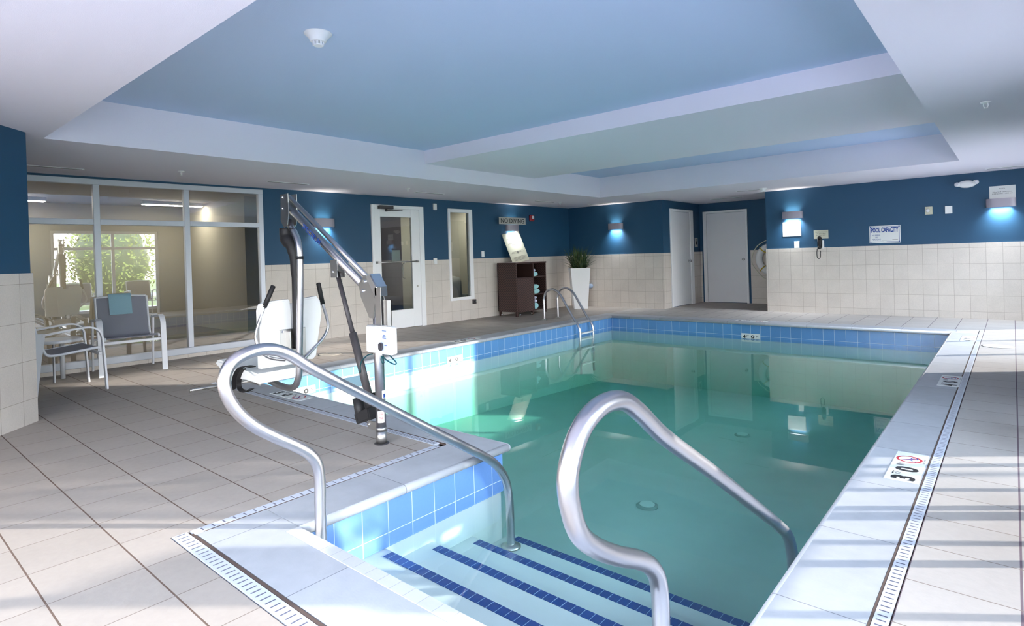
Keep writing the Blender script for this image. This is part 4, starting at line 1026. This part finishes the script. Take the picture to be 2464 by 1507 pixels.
# ------------------------------------------------------------------ outdoors (mirrored in the glass; paving and tree added for the light)
b = B(); b.box(7.0, 60, -40, 60, -.3, -.15); struct(b.build('lawn', m_lawn))
b = B(); b.box(1.2, 7.0, -40, 60, -.3, -.15); b.box(-20, 1.2, -40, -2.0, -.3, -.15); struct(b.build('patio', mat('bounce_concrete', lin(178,170,174), .9, var=.06)))  # pale paving put in place of lawn to bounce light onto the ceiling
b = B(); b.box(13, 19, -40, 60, -.15, -.14); struct(b.build('road', m_asph))
b = B(); b.box(12.7, 13, -40, 60, -.15, -.03); struct(b.build('kerb', m_curb))
random.seed(5)
def bush(label, x, y, r, h):
    b = B(); bmesh.ops.create_icosphere(b.bm, subdivisions=3, radius=1)
    for v in b.bm.verts:
        v.co = Vector((v.co.x*r*.8, v.co.y*r*.8, (v.co.z*.42+.5)*h))
    for f in b.bm.faces: f.material_index = 1
    for k in range(2600):
        d = Vector((random.gauss(0,1), random.gauss(0,1), random.gauss(0,1))).normalized()*random.uniform(.8,1.05)
        c0 = Vector((d.x*r, d.y*r, (d.z*.5+.5)*h)); q = random.uniform(.04,.09)
        u = Vector((random.gauss(0,1), random.gauss(0,1), random.gauss(0,1))).normalized(); v_ = u.orthogonal().normalized()
        b.face([c0-u*q, c0-v_*q*.6, c0+u*q, c0+v_*q*.6], 0)
    o = b.build('shrub', [m_hedge, m_leaf], None, (x, y, -.15)); tag(o, label, 'shrub', 'shrubs outside the windows')
bush('sunlit shrub outside the windows, mirrored left in the glass', 8.4, 2.6, 1.35, 3.4)
bush('sunlit shrub outside the windows, mirrored at the middle mullion', 9.2, 5.9, 1.5, 3.6)
bush('smaller shrub outside the windows, mirrored behind the chair', 9.8, -1.0, 1.6, 3.6)

t = thing('added_shade_tree', 'unseen leafy tree added outside the window wall to shade the left deck', 'tree', (4.5, 7.45, -.15))  # unseen tree, added to block the sun from the left deck
b = B(); b.cyl((0,0,0), (0,0,1.6), .04, 10, r2=.03); b.build('trunk', mat('bark', lin(96,80,64), .9), t)
b = B()
for k in range(3200):
    d = Vector((random.gauss(0,1), random.gauss(0,1), random.gauss(0,1))).normalized()*random.uniform(.2,1)**.5
    c0 = Vector((d.x*.62, d.y*.62, 2.45+d.z*1.05)); q = random.uniform(.03,.07)
    u = Vector((random.gauss(0,1), random.gauss(0,1), random.gauss(0,1))).normalized(); v_ = u.orthogonal().normalized()
    b.face([c0-u*q, c0-v_*q*.6, c0+u*q, c0+v_*q*.6], 0)
b.build('crown', m_hedge, t)

# ------------------------------------------------------------------ light
sun = bpy.data.lights.new('sun', 'SUN'); sun.energy = 7.5; sun.angle = .012; sun.color = (1,.95,.88)
so = bpy.data.objects.new('sun', sun); COL.objects.link(so)
az = math.radians(217); el = math.radians(11)
dv = Vector((math.cos(az)*math.cos(el), math.sin(az)*math.cos(el), -math.sin(el)))
so.rotation_euler = dv.to_track_quat('-Z', 'Y').to_euler(); so.location = (6, 8, 4)
wd = bpy.data.worlds.new('World'); SC.world = wd; wd.use_nodes = True
nt = wd.node_tree; bg = nt.nodes['Background']
tc = nt.nodes.new('ShaderNodeTexCoord'); sp = nt.nodes.new('ShaderNodeSeparateXYZ'); nt.links.new(tc.outputs['Generated'], sp.inputs[0])
cr = nt.nodes.new('ShaderNodeValToRGB'); nt.links.new(sp.outputs[2], cr.inputs[0])
cr.color_ramp.elements[0].position = 0; cr.color_ramp.elements[0].color = (1.0,.97,.93,1)
cr.color_ramp.elements[1].position = .5; cr.color_ramp.elements[1].color = (.62,.78,1.0,1)
nt.links.new(cr.outputs[0], bg.inputs[0]); bg.inputs[1].default_value = 9

# ------------------------------------------------------------------ camera
cd = bpy.data.cameras.new('camera'); cam = bpy.data.objects.new('camera', cd); COL.objects.link(cam); SC.camera = cam
YAW, PIT, ROL, HC = .7144, .00691, -.03006, 1.22
fwd = Vector((-math.sin(YAW)*math.cos(PIT), math.cos(YAW)*math.cos(PIT), -math.sin(PIT)))
r0 = Vector((math.cos(YAW), math.sin(YAW), 0)); u0 = r0.cross(fwd)
rv = r0*math.cos(ROL)+u0*math.sin(ROL); uv = -r0*math.sin(ROL)+u0*math.cos(ROL)
cam.matrix_world = Matrix(((rv.x,uv.x,-fwd.x,0),(rv.y,uv.y,-fwd.y,0),(rv.z,uv.z,-fwd.z,HC),(0,0,0,1)))
cd.sensor_fit = 'HORIZONTAL'; cd.sensor_width = 36; cd.lens = 1410.618/2464*36
cd.shift_x = 16.952/2464; cd.shift_y = -125.062/2464
cd.clip_start = .02; cd.clip_end = 200

# ------------------------------------------------------------------ settings
vs = SC.view_settings; vs.view_transform = 'Standard'; vs.look = 'None'; vs.gamma = 1; vs.use_curve_mapping = False
vs.exposure = 1.0
c = SC.cycles; c.use_denoising = True; c.max_bounces = 8; c.diffuse_bounces = 5; c.glossy_bounces = 4; c.transparent_max_bounces = 12; c.transmission_bounces = 4
c.sample_clamp_indirect = 8; c.caustics_reflective = False; c.caustics_refractive = False
c.use_adaptive_sampling = True; c.adaptive_threshold = .02
